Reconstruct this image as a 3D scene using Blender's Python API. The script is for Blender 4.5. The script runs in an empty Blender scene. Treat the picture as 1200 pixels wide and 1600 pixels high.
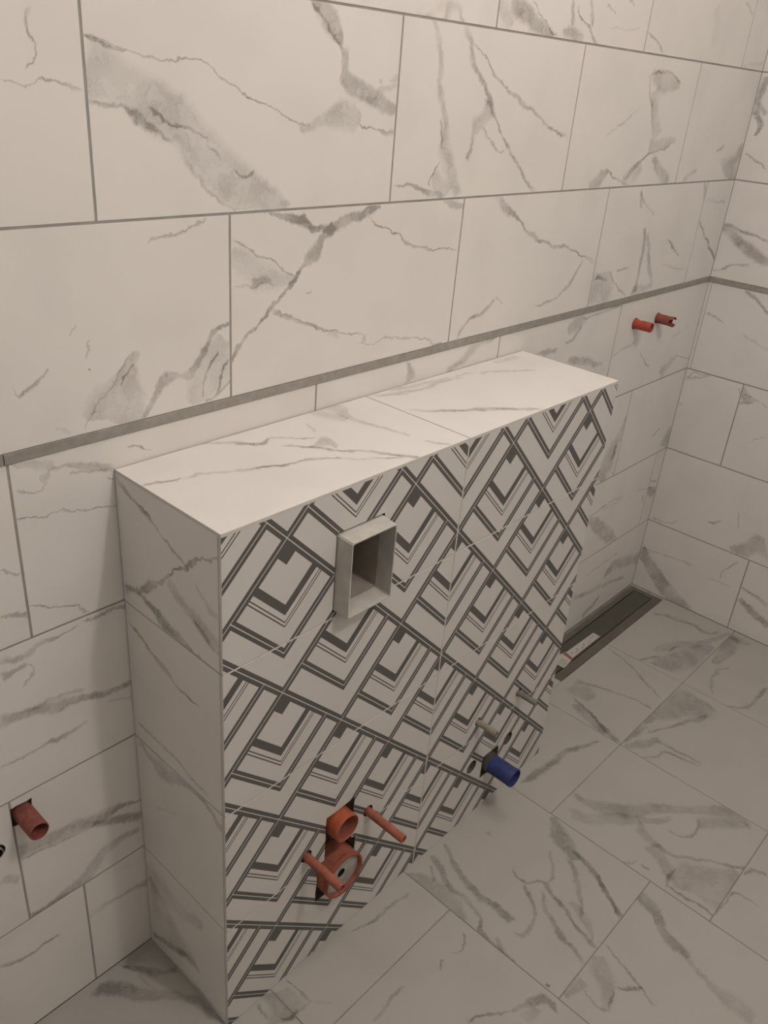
import bpy, bmesh, math, random
from mathutils import Vector, Matrix

# ------------------------------------------------------------------ camera, light, exposure
scene = bpy.context.scene
C = scene.collection
CAM = (-2.8678, -1.1034, 1.7436)
YAW, PITCH, ROLL = 0.864214, 0.482398, 0.087432
cam_data = bpy.data.cameras.new('camera')
cam = bpy.data.objects.new('camera', cam_data)
C.objects.link(cam)
fw = Vector((math.sin(YAW)*math.cos(PITCH), math.cos(YAW)*math.cos(PITCH), -math.sin(PITCH)))
r0 = Vector((math.cos(YAW), -math.sin(YAW), 0))
u0 = r0.cross(fw)
rx = r0*math.cos(ROLL) + u0*math.sin(ROLL)
uy = -r0*math.sin(ROLL) + u0*math.cos(ROLL)
M = Matrix((rx, uy, -fw)).transposed().to_4x4()
M.translation = Vector(CAM)
cam.matrix_world = M
cam_data.sensor_fit = 'VERTICAL'
cam_data.sensor_height = 24.0
cam_data.lens = 1305.41*24.0/1600.0
cam_data.clip_start = 0.02
scene.camera = cam

world = bpy.data.worlds.new('world')
scene.world = world
world.use_nodes = True
world.node_tree.nodes['Background'].inputs[0].default_value = (0.9, 0.85, 0.8, 1)
world.node_tree.nodes['Background'].inputs[1].default_value = 0.02

# a bare bulb under the ceiling, plus an invented weaker fill: position, brightness
LAMPS = [((-1.875, -1.625, 2.940), 37.8), ((-1.317, -0.471, 2.940), 10.8)]
LAMP_COLOR = (1.0, 0.905, 0.838)
scene.view_settings.view_transform = 'Standard'
scene.view_settings.look = 'None'
scene.view_settings.gamma = 1.0
scene.view_settings.use_curve_mapping = False
scene.view_settings.exposure = 0.0

# ------------------------------------------------------------------ measures (metres)
Z3, Z2, Z1 = 0.2958, 0.5987, 0.9047        # tile courses below the metal strip
TB, TT = 1.2082, 1.2258                    # metal strip
ZA, ZB, ZC = 1.5296, 1.8345, 2.1395
CEIL = 3.10
XL, XR, XS = -2.2441, -1.1006, -1.6687     # box left, right, middle joint
D, H = 0.275, 1.1552                       # box depth and height
ROOM_X, ROOM_Y = -3.35, -2.20
G = 0.0019                                 # half joint
REC = 0.0011                               # joint recess
TH = 0.006                                 # tile thickness
rnd = random.Random(7)

# traced veins: plane, strength, softness, [(u, v, half width)]
VEINS = [
('B',0.3,0.9,[(-2.3019,1.7811,0.0031),(-2.3095,1.7628,0.0023),(-2.3085,1.7495,0.0022),(-2.3036,1.734,0.0018),(-2.3204,1.718,0.0021)]),
('B',0.32,0.9,[(-2.3518,1.7004,0.0012),(-2.3233,1.6959,0.0016),(-2.2977,1.7029,0.0017),(-2.2612,1.6986,0.0028),(-2.2423,1.6945,0.0023)]),
('B',0.27,0.45,[(-2.2385,1.7192,0.0393),(-2.1781,1.6997,0.0307),(-2.1123,1.6675,0.0355),(-2.0588,1.623,0.0367),(-1.9998,1.577,0.0337),(-1.935,1.5494,0.0219),(-1.8888,1.5341,0.0103)]),
('B',0.45,0.8,[(-2.2378,1.7561,0.0013),(-2.2235,1.7513,0.0039),(-2.2029,1.7444,0.0038),(-2.1749,1.7439,0.001)]),
('B',0.38,0.9,[(-2.2233,1.7537,0.0008),(-2.1685,1.7431,0.001),(-2.1228,1.7347,0.0016),(-2.0915,1.7392,0.001),(-2.0519,1.735,0.0012),(-2.026,1.7201,0.0022),(-1.9989,1.7088,0.0012),(-1.9583,1.6931,0.0016),(-1.9199,1.6795,0.0016),(-1.8748,1.6637,0.0019),(-1.8419,1.6579,0.0032)]),
('B',0.3,0.8,[(-2.239,1.6823,0.0039),(-2.2119,1.6755,0.0032),(-2.1801,1.6725,0.0033),(-2.1642,1.6637,0.0087),(-2.1411,1.6534,0.0061),(-2.1141,1.6315,0.0032)]),
('B',0.3,0.8,[(-2.1466,1.6748,0.0029),(-2.1128,1.6579,0.0029),(-2.0767,1.6515,0.0029),(-2.0526,1.6404,0.0024),(-2.051,1.6288,0.0021),(-2.0278,1.611,0.0051)]),
('B',0.35,0.9,[(-1.9997,1.5925,0.0033),(-1.9788,1.5827,0.0038),(-1.9618,1.5887,0.005)]),
('B',0.16,0.8,[(-2.0967,1.6145,0.005),(-2.0676,1.5848,0.0043),(-2.0408,1.5598,0.0034),(-2.0084,1.5428,0.0022),(-1.9571,1.534,0.0033)]),
('B',0.34,0.5,[(-1.8374,1.8347,0.0135),(-1.8109,1.8115,0.0175),(-1.7858,1.7915,0.0106),(-1.7798,1.7754,0.0047),(-1.7733,1.7544,0.0169),(-1.7664,1.7299,0.0165),(-1.7266,1.7125,0.0196),(-1.6824,1.6976,0.016),(-1.6361,1.6836,0.0127)]),
('B',0.3,0.9,[(-1.8508,1.8333,0.0023),(-1.8174,1.8051,0.0031),(-1.7877,1.7839,0.0024),(-1.7796,1.7724,0.0027)]),
('B',0.3,0.5,[(-1.8629,1.6544,0.0049),(-1.8231,1.663,0.0116),(-1.7894,1.6717,0.0214),(-1.7543,1.6741,0.0263),(-1.7283,1.6747,0.0083)]),
('B',0.36,0.8,[(-1.7325,1.6629,0.0024),(-1.6888,1.6551,0.0024),(-1.6659,1.6485,0.0045),(-1.6373,1.647,0.0053)]),
('B',0.3,0.9,[(-1.6864,1.7338,0.0036),(-1.6791,1.7259,0.0032)]),
('B',0.28,0.8,[(-1.6591,1.7334,0.0036),(-1.6485,1.7373,0.0063),(-1.6369,1.7428,0.0077)]),
('B',0.2,0.8,[(-1.6947,1.7104,0.0072),(-1.6633,1.7216,0.0054),(-1.6391,1.7294,0.0036)]),
('B',0.22,0.8,[(-1.559,1.8322,0.005),(-1.5443,1.8154,0.0112),(-1.5267,1.7658,0.0072),(-1.5146,1.7137,0.009),(-1.4949,1.6743,0.0075),(-1.4901,1.6294,0.0188),(-1.4651,1.5827,0.0179),(-1.4361,1.5378,0.015)]),
('B',0.38,0.9,[(-1.5077,1.674,0.0031),(-1.5026,1.6519,0.0038),(-1.4954,1.6218,0.0032)]),
('B',0.32,0.7,[(-1.6267,1.5616,0.0015),(-1.5709,1.5543,0.0046),(-1.5112,1.5405,0.0079),(-1.4765,1.5332,0.008)]),
('B',0.2,0.5,[(-1.5182,1.5837,0.0105),(-1.4939,1.5558,0.0206),(-1.4701,1.535,0.0251)]),
('B',0.35,0.9,[(-1.4979,1.5988,0.0022),(-1.5261,1.5723,0.0024),(-1.5255,1.5567,0.002)]),
('B',0.36,0.8,[(-1.4634,1.8321,0.0083),(-1.4458,1.8094,0.0088),(-1.4343,1.7855,0.0088),(-1.4116,1.7581,0.0054),(-1.3776,1.73,0.0055),(-1.3574,1.7041,0.0089),(-1.3375,1.6813,0.0035),(-1.3076,1.6499,0.0029),(-1.2774,1.6213,0.0055),(-1.2489,1.6023,0.0043),(-1.2182,1.5782,0.0045),(-1.176,1.5464,0.0065),(-1.1461,1.5318,0.0076)]),
('B',0.36,0.9,[(-1.4504,1.816,0.0021),(-1.4059,1.7946,0.0023),(-1.3643,1.7643,0.0034),(-1.3223,1.74,0.0023),(-1.2541,1.7113,0.0067),(-1.1928,1.6927,0.0045),(-1.1352,1.6686,0.0032),(-1.0476,1.6455,0.0046)]),
('B',0.28,0.7,[(-1.3699,1.7114,0.0133),(-1.362,1.6924,0.0208),(-1.3861,1.6726,0.0216),(-1.4014,1.6452,0.0069),(-1.4136,1.6018,0.0056)]),
('B',0.3,0.9,[(-1.3765,1.6611,0.0029),(-1.3158,1.6214,0.0024),(-1.287,1.613,0.003)]),
('B',0.22,0.8,[(-1.3779,1.8812,0.0144),(-1.3492,1.8631,0.0177),(-1.3225,1.8422,0.016)]),
('B',0.34,0.6,[(-1.3293,1.8826,0.016),(-1.282,1.8693,0.0188),(-1.2313,1.8517,0.0166),(-1.1718,1.8395,0.0123)]),
('B',0.36,0.9,[(-1.2587,1.8933,0.0025),(-1.2117,1.8647,0.0025),(-1.1551,1.8389,0.0034)]),
('B',0.3,0.8,[(-1.1154,1.9078,0.0054),(-1.1052,1.8858,0.0063),(-1.0957,1.8632,0.0064)]),
('B',0.28,0.6,[(-1.1385,1.8518,0.0058),(-1.1084,1.8504,0.0142),(-1.0518,1.8388,0.0107)]),
('B',0.38,0.9,[(-1.0909,1.8987,0.0034),(-1.0701,1.8772,0.0028),(-1.0299,1.8648,0.0033),(-1.0031,1.8424,0.0041),(-0.9818,1.8357,0.0029)]),
('B',0.32,0.9,[(-1.0442,1.915,0.0059),(-1.0269,1.893,0.0065),(-1.0193,1.8656,0.0052)]),
('B',0.2,0.9,[(-0.9707,1.9144,0.003),(-0.9257,1.8983,0.0025)]),
('B',0.26,0.9,[(-0.8807,1.9315,0.0038),(-0.8519,1.924,0.0024)]),
('B',0.14,0.9,[(-0.9438,1.8719,0.002),(-0.8654,1.8742,0.0021),(-0.8061,1.8812,0.0022)]),
('B',0.3,0.9,[(-0.7615,1.8782,0.003),(-0.6969,1.8607,0.0041),(-0.6688,1.8397,0.0039)]),
('B',0.08,0.9,[(-0.4188,1.964,0.0229),(-0.3924,1.9227,0.0246),(-0.3754,1.8742,0.0261)]),
('B',0.28,0.9,[(-0.2363,1.9918,0.0034),(-0.1737,1.9698,0.0049)]),
('B',0.14,0.9,[(-0.1591,1.8408,0.0058),(-0.0085,1.8607,0.006)]),
('B',0.25,0.5,[(-0.6967,1.7912,0.0122),(-0.6181,1.7759,0.0265),(-0.5367,1.7746,0.0122)]),
('B',0.3,0.8,[(-0.7123,1.7881,0.0035),(-0.6638,1.7953,0.0048),(-0.5937,1.7989,0.0039),(-0.5305,1.7749,0.0037)]),
('B',0.2,0.5,[(-0.6635,1.7594,0.0282),(-0.6525,1.7207,0.0238),(-0.6307,1.6864,0.0196),(-0.6009,1.651,0.0238)]),
('B',0.28,0.9,[(-0.7056,1.786,0.0044),(-0.6977,1.758,0.004),(-0.6629,1.7106,0.005),(-0.6276,1.6508,0.0052)]),
('B',0.26,0.5,[(-0.6418,1.6303,0.0154),(-0.568,1.6303,0.0167),(-0.4914,1.6438,0.0092)]),
('B',0.38,0.8,[(-0.5255,1.6516,0.0051),(-0.522,1.6277,0.007),(-0.5725,1.6145,0.0037),(-0.6414,1.6044,0.0055),(-0.6983,1.574,0.0076),(-0.7426,1.5439,0.0105)]),
('B',0.28,0.7,[(-0.6021,1.5989,0.0106),(-0.548,1.566,0.0177),(-0.4847,1.5315,0.0213)]),
('B',0.3,0.6,[(-0.9057,1.5334,0.0178),(-0.8662,1.5521,0.0182),(-0.8292,1.5712,0.0052)]),
('B',0.32,0.8,[(-0.8313,1.5712,0.0033),(-0.7789,1.5499,0.0027),(-0.7147,1.5327,0.0037)]),
('B',0.18,0.6,[(-0.7426,1.5439,0.0178),(-0.703,1.5585,0.0255),(-0.6531,1.5785,0.0149)]),
('B',0.18,0.9,[(-0.8733,1.649,0.0033),(-0.7746,1.6933,0.0035),(-0.7303,1.7185,0.003)]),
('B',0.45,0.9,[(-0.1953,1.6102,0.0057),(-0.1479,1.632,0.0048)]),
('B',0.32,0.5,[(-0.0581,1.529,0.111),(-0.035,1.5817,0.05),(-0.0034,1.634,0.013)]),
('B',0.22,0.9,[(-0.3838,1.5344,0.0087),(-0.3021,1.5674,0.0044)]),
('R',0.38,0.8,[(-0.0177,1.8224,0.0133),(-0.0102,1.7581,0.0114),(-0.0113,1.7198,0.0134)]),
('R',0.4,0.8,[(-0.0186,1.7174,0.0123),(-0.0352,1.683,0.0098),(-0.0289,1.6583,0.0069)]),
('R',0.3,0.8,[(-0.0151,1.7526,0.0086),(-0.0444,1.7196,0.0086)]),
('R',0.28,0.9,[(-0.0088,1.6103,0.0029),(-0.0394,1.5982,0.0041),(-0.0903,1.5733,0.0029)]),
('B',0.36,0.7,[(-1.3015,1.5286,0.0096),(-1.2653,1.5096,0.012),(-1.2284,1.4922,0.0074),(-1.1789,1.4643,0.0042),(-1.1366,1.4379,0.0055),(-1.0656,1.4133,0.0048),(-1.0044,1.4011,0.0054),(-0.9403,1.3883,0.0035),(-0.8811,1.3675,0.0032),(-0.8132,1.3452,0.0108)]),
('B',0.32,0.9,[(-0.877,1.3564,0.0065),(-0.9049,1.3158,0.0068),(-0.9647,1.279,0.0048),(-1.0284,1.2599,0.0045),(-1.0768,1.2608,0.0028)]),
('B',0.36,0.9,[(-1.2438,1.3024,0.0059),(-1.2765,1.2819,0.0066),(-1.3377,1.2658,0.0046),(-1.365,1.2454,0.0056),(-1.3727,1.2245,0.0059)]),
('B',0.28,0.9,[(-1.2438,1.3024,0.0024),(-1.2157,1.2914,0.0019)]),
('B',0.18,0.5,[(-2.0049,1.4677,0.0141),(-1.9788,1.4485,0.0266),(-1.9377,1.4234,0.0265),(-1.8996,1.4158,0.0163),(-1.8677,1.4162,0.0037)]),
('B',0.32,0.9,[(-2.0068,1.4911,0.002),(-1.9744,1.477,0.0024),(-1.9565,1.4619,0.0018),(-1.9147,1.446,0.0021),(-1.8903,1.4294,0.0015),(-1.8704,1.4201,0.0015)]),
('B',0.24,0.8,[(-1.9652,1.4193,0.007),(-1.9423,1.4168,0.0088),(-1.9234,1.4112,0.0053)]),
('B',0.2,0.9,[(-2.0053,1.4132,0.0014),(-1.9561,1.4112,0.0018),(-1.9091,1.4078,0.0015)]),
('B',0.42,0.5,[(-1.9831,1.5337,0.0013),(-1.957,1.5291,0.0016),(-1.9118,1.5234,0.005),(-1.864,1.5088,0.0104),(-1.8238,1.4976,0.0071),(-1.7873,1.4906,0.0072)]),
('B',0.36,0.5,[(-1.7924,1.4884,0.0103),(-1.751,1.5041,0.0121),(-1.7078,1.5128,0.0102),(-1.6805,1.5226,0.0108),(-1.6639,1.5293,0.0088)]),
('B',0.42,0.5,[(-1.7797,1.4949,0.009),(-1.8073,1.4767,0.0095),(-1.8215,1.4559,0.0146),(-1.8387,1.4427,0.0117),(-1.8533,1.4294,0.0033),(-1.875,1.4096,0.0061),(-1.8988,1.3864,0.0037),(-1.9227,1.3709,0.0055),(-1.9367,1.3542,0.0042),(-1.9555,1.3402,0.0027),(-1.9787,1.327,0.0036),(-1.9971,1.3113,0.0056),(-2.0064,1.2905,0.0047)]),
('B',0.36,0.8,[(-1.9202,1.3669,0.0026),(-1.8829,1.3505,0.0026),(-1.8466,1.3339,0.003),(-1.8032,1.3156,0.0031),(-1.7637,1.3036,0.002),(-1.6927,1.2885,0.0025),(-1.6747,1.29,0.0018)]),
('B',0.26,0.9,[(-1.9177,1.3628,0.0018),(-1.8569,1.3334,0.0015),(-1.8029,1.3115,0.0016)]),
('B',0.18,0.7,[(-1.7806,1.3061,0.0061),(-1.7689,1.2982,0.0081),(-1.7513,1.2892,0.004)]),
('B',0.36,0.8,[(-1.6835,1.2871,0.0035),(-1.6806,1.2759,0.0044),(-1.6847,1.2679,0.0045)]),
('B',0.3,0.9,[(-1.703,1.27,0.0013),(-1.6537,1.2651,0.0018),(-1.6223,1.2666,0.0027),(-1.5559,1.2606,0.0022),(-1.4915,1.2459,0.0022),(-1.453,1.2302,0.0046),(-1.4069,1.2227,0.0048)]),
('B',0.42,0.8,[(-1.6845,1.5059,0.0017),(-1.6656,1.4915,0.002),(-1.6222,1.4772,0.002),(-1.5893,1.461,0.0034),(-1.5787,1.4529,0.0046),(-1.5551,1.4442,0.0028),(-1.521,1.4361,0.0029),(-1.4661,1.4342,0.0025),(-1.4111,1.4255,0.0013)]),
('B',0.4,0.9,[(-1.8396,1.3846,0.0016),(-1.8272,1.3854,0.002)]),
('B',0.22,0.6,[(-1.4755,1.5271,0.004),(-1.4392,1.5174,0.0082),(-1.4058,1.5096,0.0041)]),
('B',0.3,0.6,[(-1.5401,1.2048,0.0041),(-1.5278,1.1812,0.0133),(-1.528,1.1572,0.0233)]),
('B',0.3,0.7,[(-1.2262,1.2099,0.0058),(-1.2763,1.2066,0.0158),(-1.3219,1.1886,0.0142),(-1.3582,1.1696,0.0103),(-1.4027,1.1566,0.0064)]),
('B',0.22,0.5,[(-0.7561,1.3145,0.0455),(-0.7468,1.2763,0.0752),(-0.763,1.2288,0.0763)]),
('B',0.34,0.9,[(-0.7198,1.3109,0.003),(-0.6748,1.2742,0.0027),(-0.594,1.2301,0.0033)]),
('B',0.36,0.8,[(-0.7954,1.2988,0.0079),(-0.7753,1.3051,0.0066),(-0.7211,1.2851,0.004)]),
('B',0.26,0.9,[(-0.6364,1.5169,0.0059),(-0.5905,1.485,0.0043),(-0.5198,1.4449,0.0035)]),
('B',0.3,0.9,[(-0.6289,1.5139,0.0066),(-0.608,1.472,0.0078)]),
('B',0.36,0.8,[(-0.5613,1.4157,0.0086),(-0.5391,1.3499,0.0093),(-0.5409,1.284,0.0098),(-0.5393,1.2378,0.0168)]),
('B',0.3,0.9,[(-0.5383,1.4027,0.0088),(-0.508,1.3533,0.0101),(-0.4734,1.2956,0.0112),(-0.4299,1.2346,0.0078)]),
('B',0.2,0.7,[(-0.5585,1.2369,0.0143),(-0.5075,1.2403,0.0138),(-0.4389,1.2388,0.0068)]),
('B',0.32,0.9,[(-0.6776,1.3096,0.0034),(-0.6073,1.3175,0.0035)]),
('B',0.42,0.9,[(-0.405,1.3786,0.0029),(-0.3342,1.3392,0.0046),(-0.2907,1.3134,0.0031)]),
('B',0.42,0.8,[(-0.1966,1.4104,0.0053),(-0.1117,1.3544,0.0054),(-0.0283,1.3008,0.0065),(0.0074,1.277,0.0076)]),
('B',0.28,0.9,[(-0.2253,1.5272,0.0065),(-0.1949,1.4773,0.0147)]),
('B',0.16,0.9,[(-0.1949,1.4773,0.003),(-0.0297,1.4609,0.0063)]),
('B',0.14,0.9,[(-0.4002,1.3011,0.0042),(-0.2013,1.2626,0.0032)]),
('B',0.26,0.6,[(-0.8842,1.1785,0.0172),(-0.8366,1.1832,0.0247),(-0.7937,1.1888,0.0109)]),
('B',0.32,0.9,[(-0.8175,1.1922,0.0035),(-0.7399,1.1991,0.0035),(-0.682,1.2034,0.0048),(-0.6017,1.204,0.0041)]),
('B',0.36,0.9,[(-0.8108,1.1735,0.0075),(-0.8458,1.1462,0.0065),(-0.8914,1.1359,0.0047)]),
('B',0.32,0.8,[(-1.0302,1.1332,0.0047),(-0.936,1.1257,0.0094),(-0.9213,1.1291,0.0039)]),
('B',0.32,0.6,[(-0.8522,1.0843,0.0117),(-0.7721,1.0669,0.0149),(-0.6517,1.0355,0.0049)]),
('B',0.22,0.9,[(-0.5948,1.0515,0.0044),(-0.4583,1.075,0.0064)]),
('B',0.32,0.9,[(-0.4075,1.0257,0.0032),(-0.32,0.9642,0.0041)]),
('B',0.3,0.7,[(-0.215,0.9224,0.0366),(-0.1592,0.9531,0.0172),(-0.1171,0.9718,0.0083)]),
('B',0.26,0.9,[(-0.1207,0.9724,0.0035),(-0.0003,0.9384,0.0036)]),
('B',0.1,0.9,[(-0.206,1.0416,0.0071),(-0.0725,1.0648,0.0052)]),
('R',0.34,0.6,[(0.0026,1.3864,0.0129),(-0.0527,1.3555,0.0192),(-0.1106,1.3255,0.0191),(-0.1723,1.3035,0.0158)]),
('R',0.44,0.8,[(-0.0017,1.3972,0.0045),(-0.0514,1.3853,0.0064),(-0.1027,1.3773,0.0044),(-0.1549,1.3633,0.0043)]),
('R',0.32,0.8,[(-0.0034,1.2434,0.0049),(-0.0616,1.2721,0.0041),(-0.1182,1.2864,0.0067)]),
('R',0.46,0.8,[(-0.1266,1.207,0.0046),(-0.1646,1.186,0.0073),(-0.192,1.1642,0.0059),(-0.2211,1.1485,0.0053)]),
('R',0.24,0.9,[(-0.0219,1.1052,0.0057),(-0.0874,1.0863,0.0035)]),
('R',0.13,0.9,[(-0.1566,1.0631,0.0042),(-0.2503,1.0363,0.0048)]),
('B',0.28,0.8,[(-2.1612,1.4947,0.0022),(-2.1352,1.5034,0.0025),(-2.1011,1.5088,0.0022),(-2.0537,1.5215,0.0023)]),
('B',0.28,0.9,[(-2.2867,1.3908,0.0023),(-2.295,1.3735,0.002)]),
('B',0.32,0.9,[(-2.2655,1.3688,0.0017),(-2.2732,1.3413,0.0017)]),
('B',0.5,0.8,[(-2.2723,1.3256,0.0013),(-2.2685,1.3223,0.0022)]),
('B',0.45,0.8,[(-2.3318,1.3329,0.002),(-2.356,1.3156,0.0036),(-2.3774,1.3058,0.0043),(-2.3889,1.3222,0.002)]),
('B',0.25,0.35,[(-2.1897,1.3401,0.0076),(-2.207,1.3059,0.019),(-2.2207,1.2708,0.0476),(-2.2349,1.2318,0.0575)]),
('B',0.32,0.9,[(-2.1947,1.3207,0.0023),(-2.2108,1.3033,0.0019),(-2.2213,1.2875,0.0023)]),
('B',0.2,0.8,[(-2.2009,1.3386,0.0015),(-2.2294,1.3001,0.0019),(-2.257,1.2717,0.0019),(-2.2849,1.2368,0.0022)]),
('B',0.34,0.5,[(-2.1818,1.2283,0.0062),(-2.1605,1.2544,0.0083),(-2.1471,1.2803,0.0122),(-2.1225,1.2898,0.011),(-2.0981,1.2816,0.0095),(-2.0851,1.2937,0.0086),(-2.0631,1.3223,0.0065),(-2.0411,1.344,0.005),(-2.0111,1.3557,0.004)]),
('B',0.18,0.5,[(-2.0238,1.3304,0.0181),(-2.0465,1.2902,0.0431),(-2.0693,1.2536,0.0361),(-2.0957,1.2329,0.0088)]),
('B',0.42,0.9,[(-2.0374,1.3107,0.0018),(-2.0554,1.2845,0.0023),(-2.0668,1.2644,0.0022),(-2.0696,1.2405,0.0022)]),
('B',0.36,0.8,[(-2.0144,1.2994,0.0032),(-2.029,1.2796,0.0023),(-2.0342,1.2387,0.0032)]),
('B',0.3,0.9,[(-2.0112,1.261,0.0023),(-2.0388,1.2359,0.0027),(-2.0656,1.2282,0.0025)]),
('B',0.32,0.9,[(-2.2196,1.1862,0.0014),(-2.1929,1.1773,0.0014),(-2.1737,1.1654,0.0014)]),
('B',0.12,0.9,[(-2.3319,1.2449,0.0016),(-2.3098,1.2309,0.0022)]),
('B',0.26,0.6,[(-2.4057,1.2075,0.0036),(-2.3783,1.1985,0.0061),(-2.3501,1.1879,0.0073),(-2.3387,1.1767,0.0036)]),
('B',0.28,0.6,[(-2.3651,1.1765,0.0037),(-2.3568,1.1728,0.0067),(-2.3461,1.1788,0.0042)]),
('B',0.32,0.9,[(-2.3526,1.1662,0.0019),(-2.371,1.1585,0.0021),(-2.4043,1.1644,0.0013)]),
('B',0.28,0.6,[(-2.3433,1.1807,0.0021),(-2.3125,1.1799,0.0053),(-2.2838,1.1744,0.0078),(-2.2602,1.1623,0.0077),(-2.2454,1.1547,0.0052)]),
('B',0.26,0.9,[(-2.3192,1.1657,0.0019),(-2.2953,1.1668,0.0027),(-2.2467,1.1551,0.0019)]),
('B',0.42,0.8,[(-2.2579,1.1392,0.0022),(-2.2441,1.1351,0.0027)]),
('B',0.42,0.8,[(-2.4079,1.1184,0.0011),(-2.3589,1.1113,0.0014),(-2.3371,1.1082,0.0016),(-2.3126,1.1005,0.0019),(-2.2801,1.0949,0.0011),(-2.2465,1.0873,0.0017)]),
('B',0.32,0.8,[(-2.4078,0.9615,0.0028),(-2.3777,0.948,0.0023),(-2.346,0.9369,0.0021),(-2.3324,0.9324,0.0032),(-2.3196,0.9171,0.0031),(-2.3101,0.9106,0.0019)]),
('B',0.36,0.8,[(-2.4422,1.0432,0.0018),(-2.4123,1.0268,0.0028)]),
('B',0.36,0.6,[(-2.4531,0.9642,0.002),(-2.4265,0.9564,0.0056),(-2.4083,0.9466,0.0081)]),
('B',0.4,0.7,[(-2.4643,0.8828,0.0062),(-2.4415,0.8805,0.0063),(-2.4209,0.8778,0.0066),(-2.3985,0.8857,0.0068),(-2.3708,0.8881,0.0033),(-2.3282,0.8887,0.0017)]),
('B',0.34,0.6,[(-2.4685,0.8519,0.0098),(-2.4529,0.853,0.0084),(-2.4363,0.8602,0.0051),(-2.424,0.8634,0.0051)]),
('B',0.26,0.8,[(-2.424,0.8634,0.0024),(-2.4187,0.8412,0.0033),(-2.4339,0.8165,0.0025)]),
('B',0.38,0.7,[(-2.3189,0.8942,0.0027),(-2.2924,0.8934,0.0041),(-2.2681,0.8955,0.0051),(-2.2405,0.8915,0.0067)]),
('B',0.32,0.6,[(-2.4798,0.7701,0.0134),(-2.4338,0.7634,0.0117),(-2.3861,0.7505,0.012),(-2.33,0.74,0.0093),(-2.2819,0.7268,0.0076),(-2.2424,0.7198,0.0046)]),
('B',0.22,0.9,[(-2.4331,0.769,0.0043),(-2.3743,0.7652,0.0043),(-2.3336,0.7576,0.0031)]),
('B',0.3,0.9,[(-2.4917,0.6837,0.0032),(-2.4442,0.6804,0.0039),(-2.3943,0.6769,0.0047),(-2.3732,0.6797,0.0056),(-2.3342,0.6849,0.0028)]),
('B',0.18,0.9,[(-2.2948,0.707,0.0031),(-2.2445,0.6913,0.0032)]),
('B',0.34,0.6,[(-2.4861,0.4759,0.0176),(-2.4183,0.461,0.0181),(-2.3637,0.4478,0.019),(-2.3173,0.4424,0.0143),(-2.2873,0.4389,0.0077),(-2.2413,0.4243,0.0045)]),
('B',0.32,0.6,[(-2.3475,0.4353,0.0102),(-2.2956,0.4107,0.0103),(-2.244,0.3832,0.014)]),
('B',0.32,0.9,[(-2.4869,0.4535,0.0029),(-2.4309,0.4454,0.003),(-2.3764,0.4353,0.003)]),
('B',0.3,0.6,[(-2.4883,0.3046,0.0058),(-2.4362,0.3001,0.0104),(-2.3893,0.3063,0.0184),(-2.3513,0.3297,0.0183),(-2.3126,0.3536,0.0138),(-2.2527,0.35,0.0071)]),
('B',0.36,0.7,[(-2.5261,0.4339,0.0101),(-2.4909,0.4106,0.0092)]),
('B',0.36,0.9,[(-2.5548,0.2252,0.0061),(-2.5034,0.2052,0.0058),(-2.4698,0.2048,0.0045),(-2.4369,0.1992,0.0026)]),
('B',0.22,0.7,[(-2.4861,0.3009,0.0041),(-2.4479,0.2964,0.011),(-2.3992,0.2949,0.0105)]),
('B',0.2,0.6,[(-2.3154,-0.0116,0.0056),(-2.2592,-0.011,0.0241),(-2.2397,0.0132,0.0272)]),
('F',0.32,0.6,[(-2.3917,-0.0233,0.0158),(-2.3659,-0.0401,0.0179),(-2.3395,-0.0828,0.0175),(-2.2934,-0.1364,0.0118),(-2.2556,-0.1818,0.0113),(-2.2568,-0.2219,0.0108),(-2.2429,-0.2598,0.0054)]),
('F',0.24,0.5,[(-2.3113,-0.0058,0.0206),(-2.2617,-0.0266,0.0291),(-2.2372,-0.0959,0.0207)]),
('F',0.32,0.7,[(-2.3267,-0.0087,0.0043),(-2.2871,-0.0651,0.0093),(-2.2446,-0.1065,0.0063)]),
('F',0.18,0.9,[(-2.3117,-0.0499,0.0028),(-2.3031,-0.11,0.0038)]),
('L',0.36,0.8,[(-0.0025,1.1432,0.0057),(-0.0339,1.1284,0.0069),(-0.06,1.119,0.0031),(-0.0813,1.1109,0.0046),(-0.1064,1.0988,0.0032),(-0.1352,1.0859,0.0023),(-0.1596,1.0742,0.0045),(-0.1895,1.0604,0.0036)]),
('L',0.32,0.9,[(-0.0645,1.1195,0.0018),(-0.0942,1.1077,0.0023),(-0.123,1.0918,0.0019)]),
('L',0.38,0.5,[(-0.0025,0.9257,0.0088),(-0.0463,0.9477,0.0069),(-0.0766,0.9691,0.0092),(-0.1109,0.9984,0.0051),(-0.1342,1.0158,0.0038),(-0.1616,1.0422,0.003),(-0.1959,1.0657,0.0036),(-0.2247,1.089,0.0031),(-0.2559,1.1077,0.0028),(-0.2787,1.1314,0.0035)]),
('L',0.4,0.6,[(-0.0506,0.9435,0.005),(-0.0917,0.9327,0.0092),(-0.1181,0.9212,0.0149),(-0.1534,0.915,0.0119),(-0.196,0.9042,0.0069),(-0.2377,0.9001,0.0043)]),
('L',0.2,0.6,[(-0.0051,0.9271,0.0127),(-0.0307,0.9367,0.0099),(-0.0553,0.9427,0.0034)]),
('L',0.2,0.7,[(-0.1381,1.0103,0.0088),(-0.1812,0.9849,0.0126),(-0.2239,0.9707,0.0159),(-0.2689,0.9563,0.0078)]),
('L',0.18,0.9,[(-0.2056,1.0384,0.0041),(-0.2396,1.0152,0.0054),(-0.2701,1.011,0.0068)]),
('L',0.26,0.9,[(-0.2023,0.9696,0.0058),(-0.2719,0.9396,0.0049)]),
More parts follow.
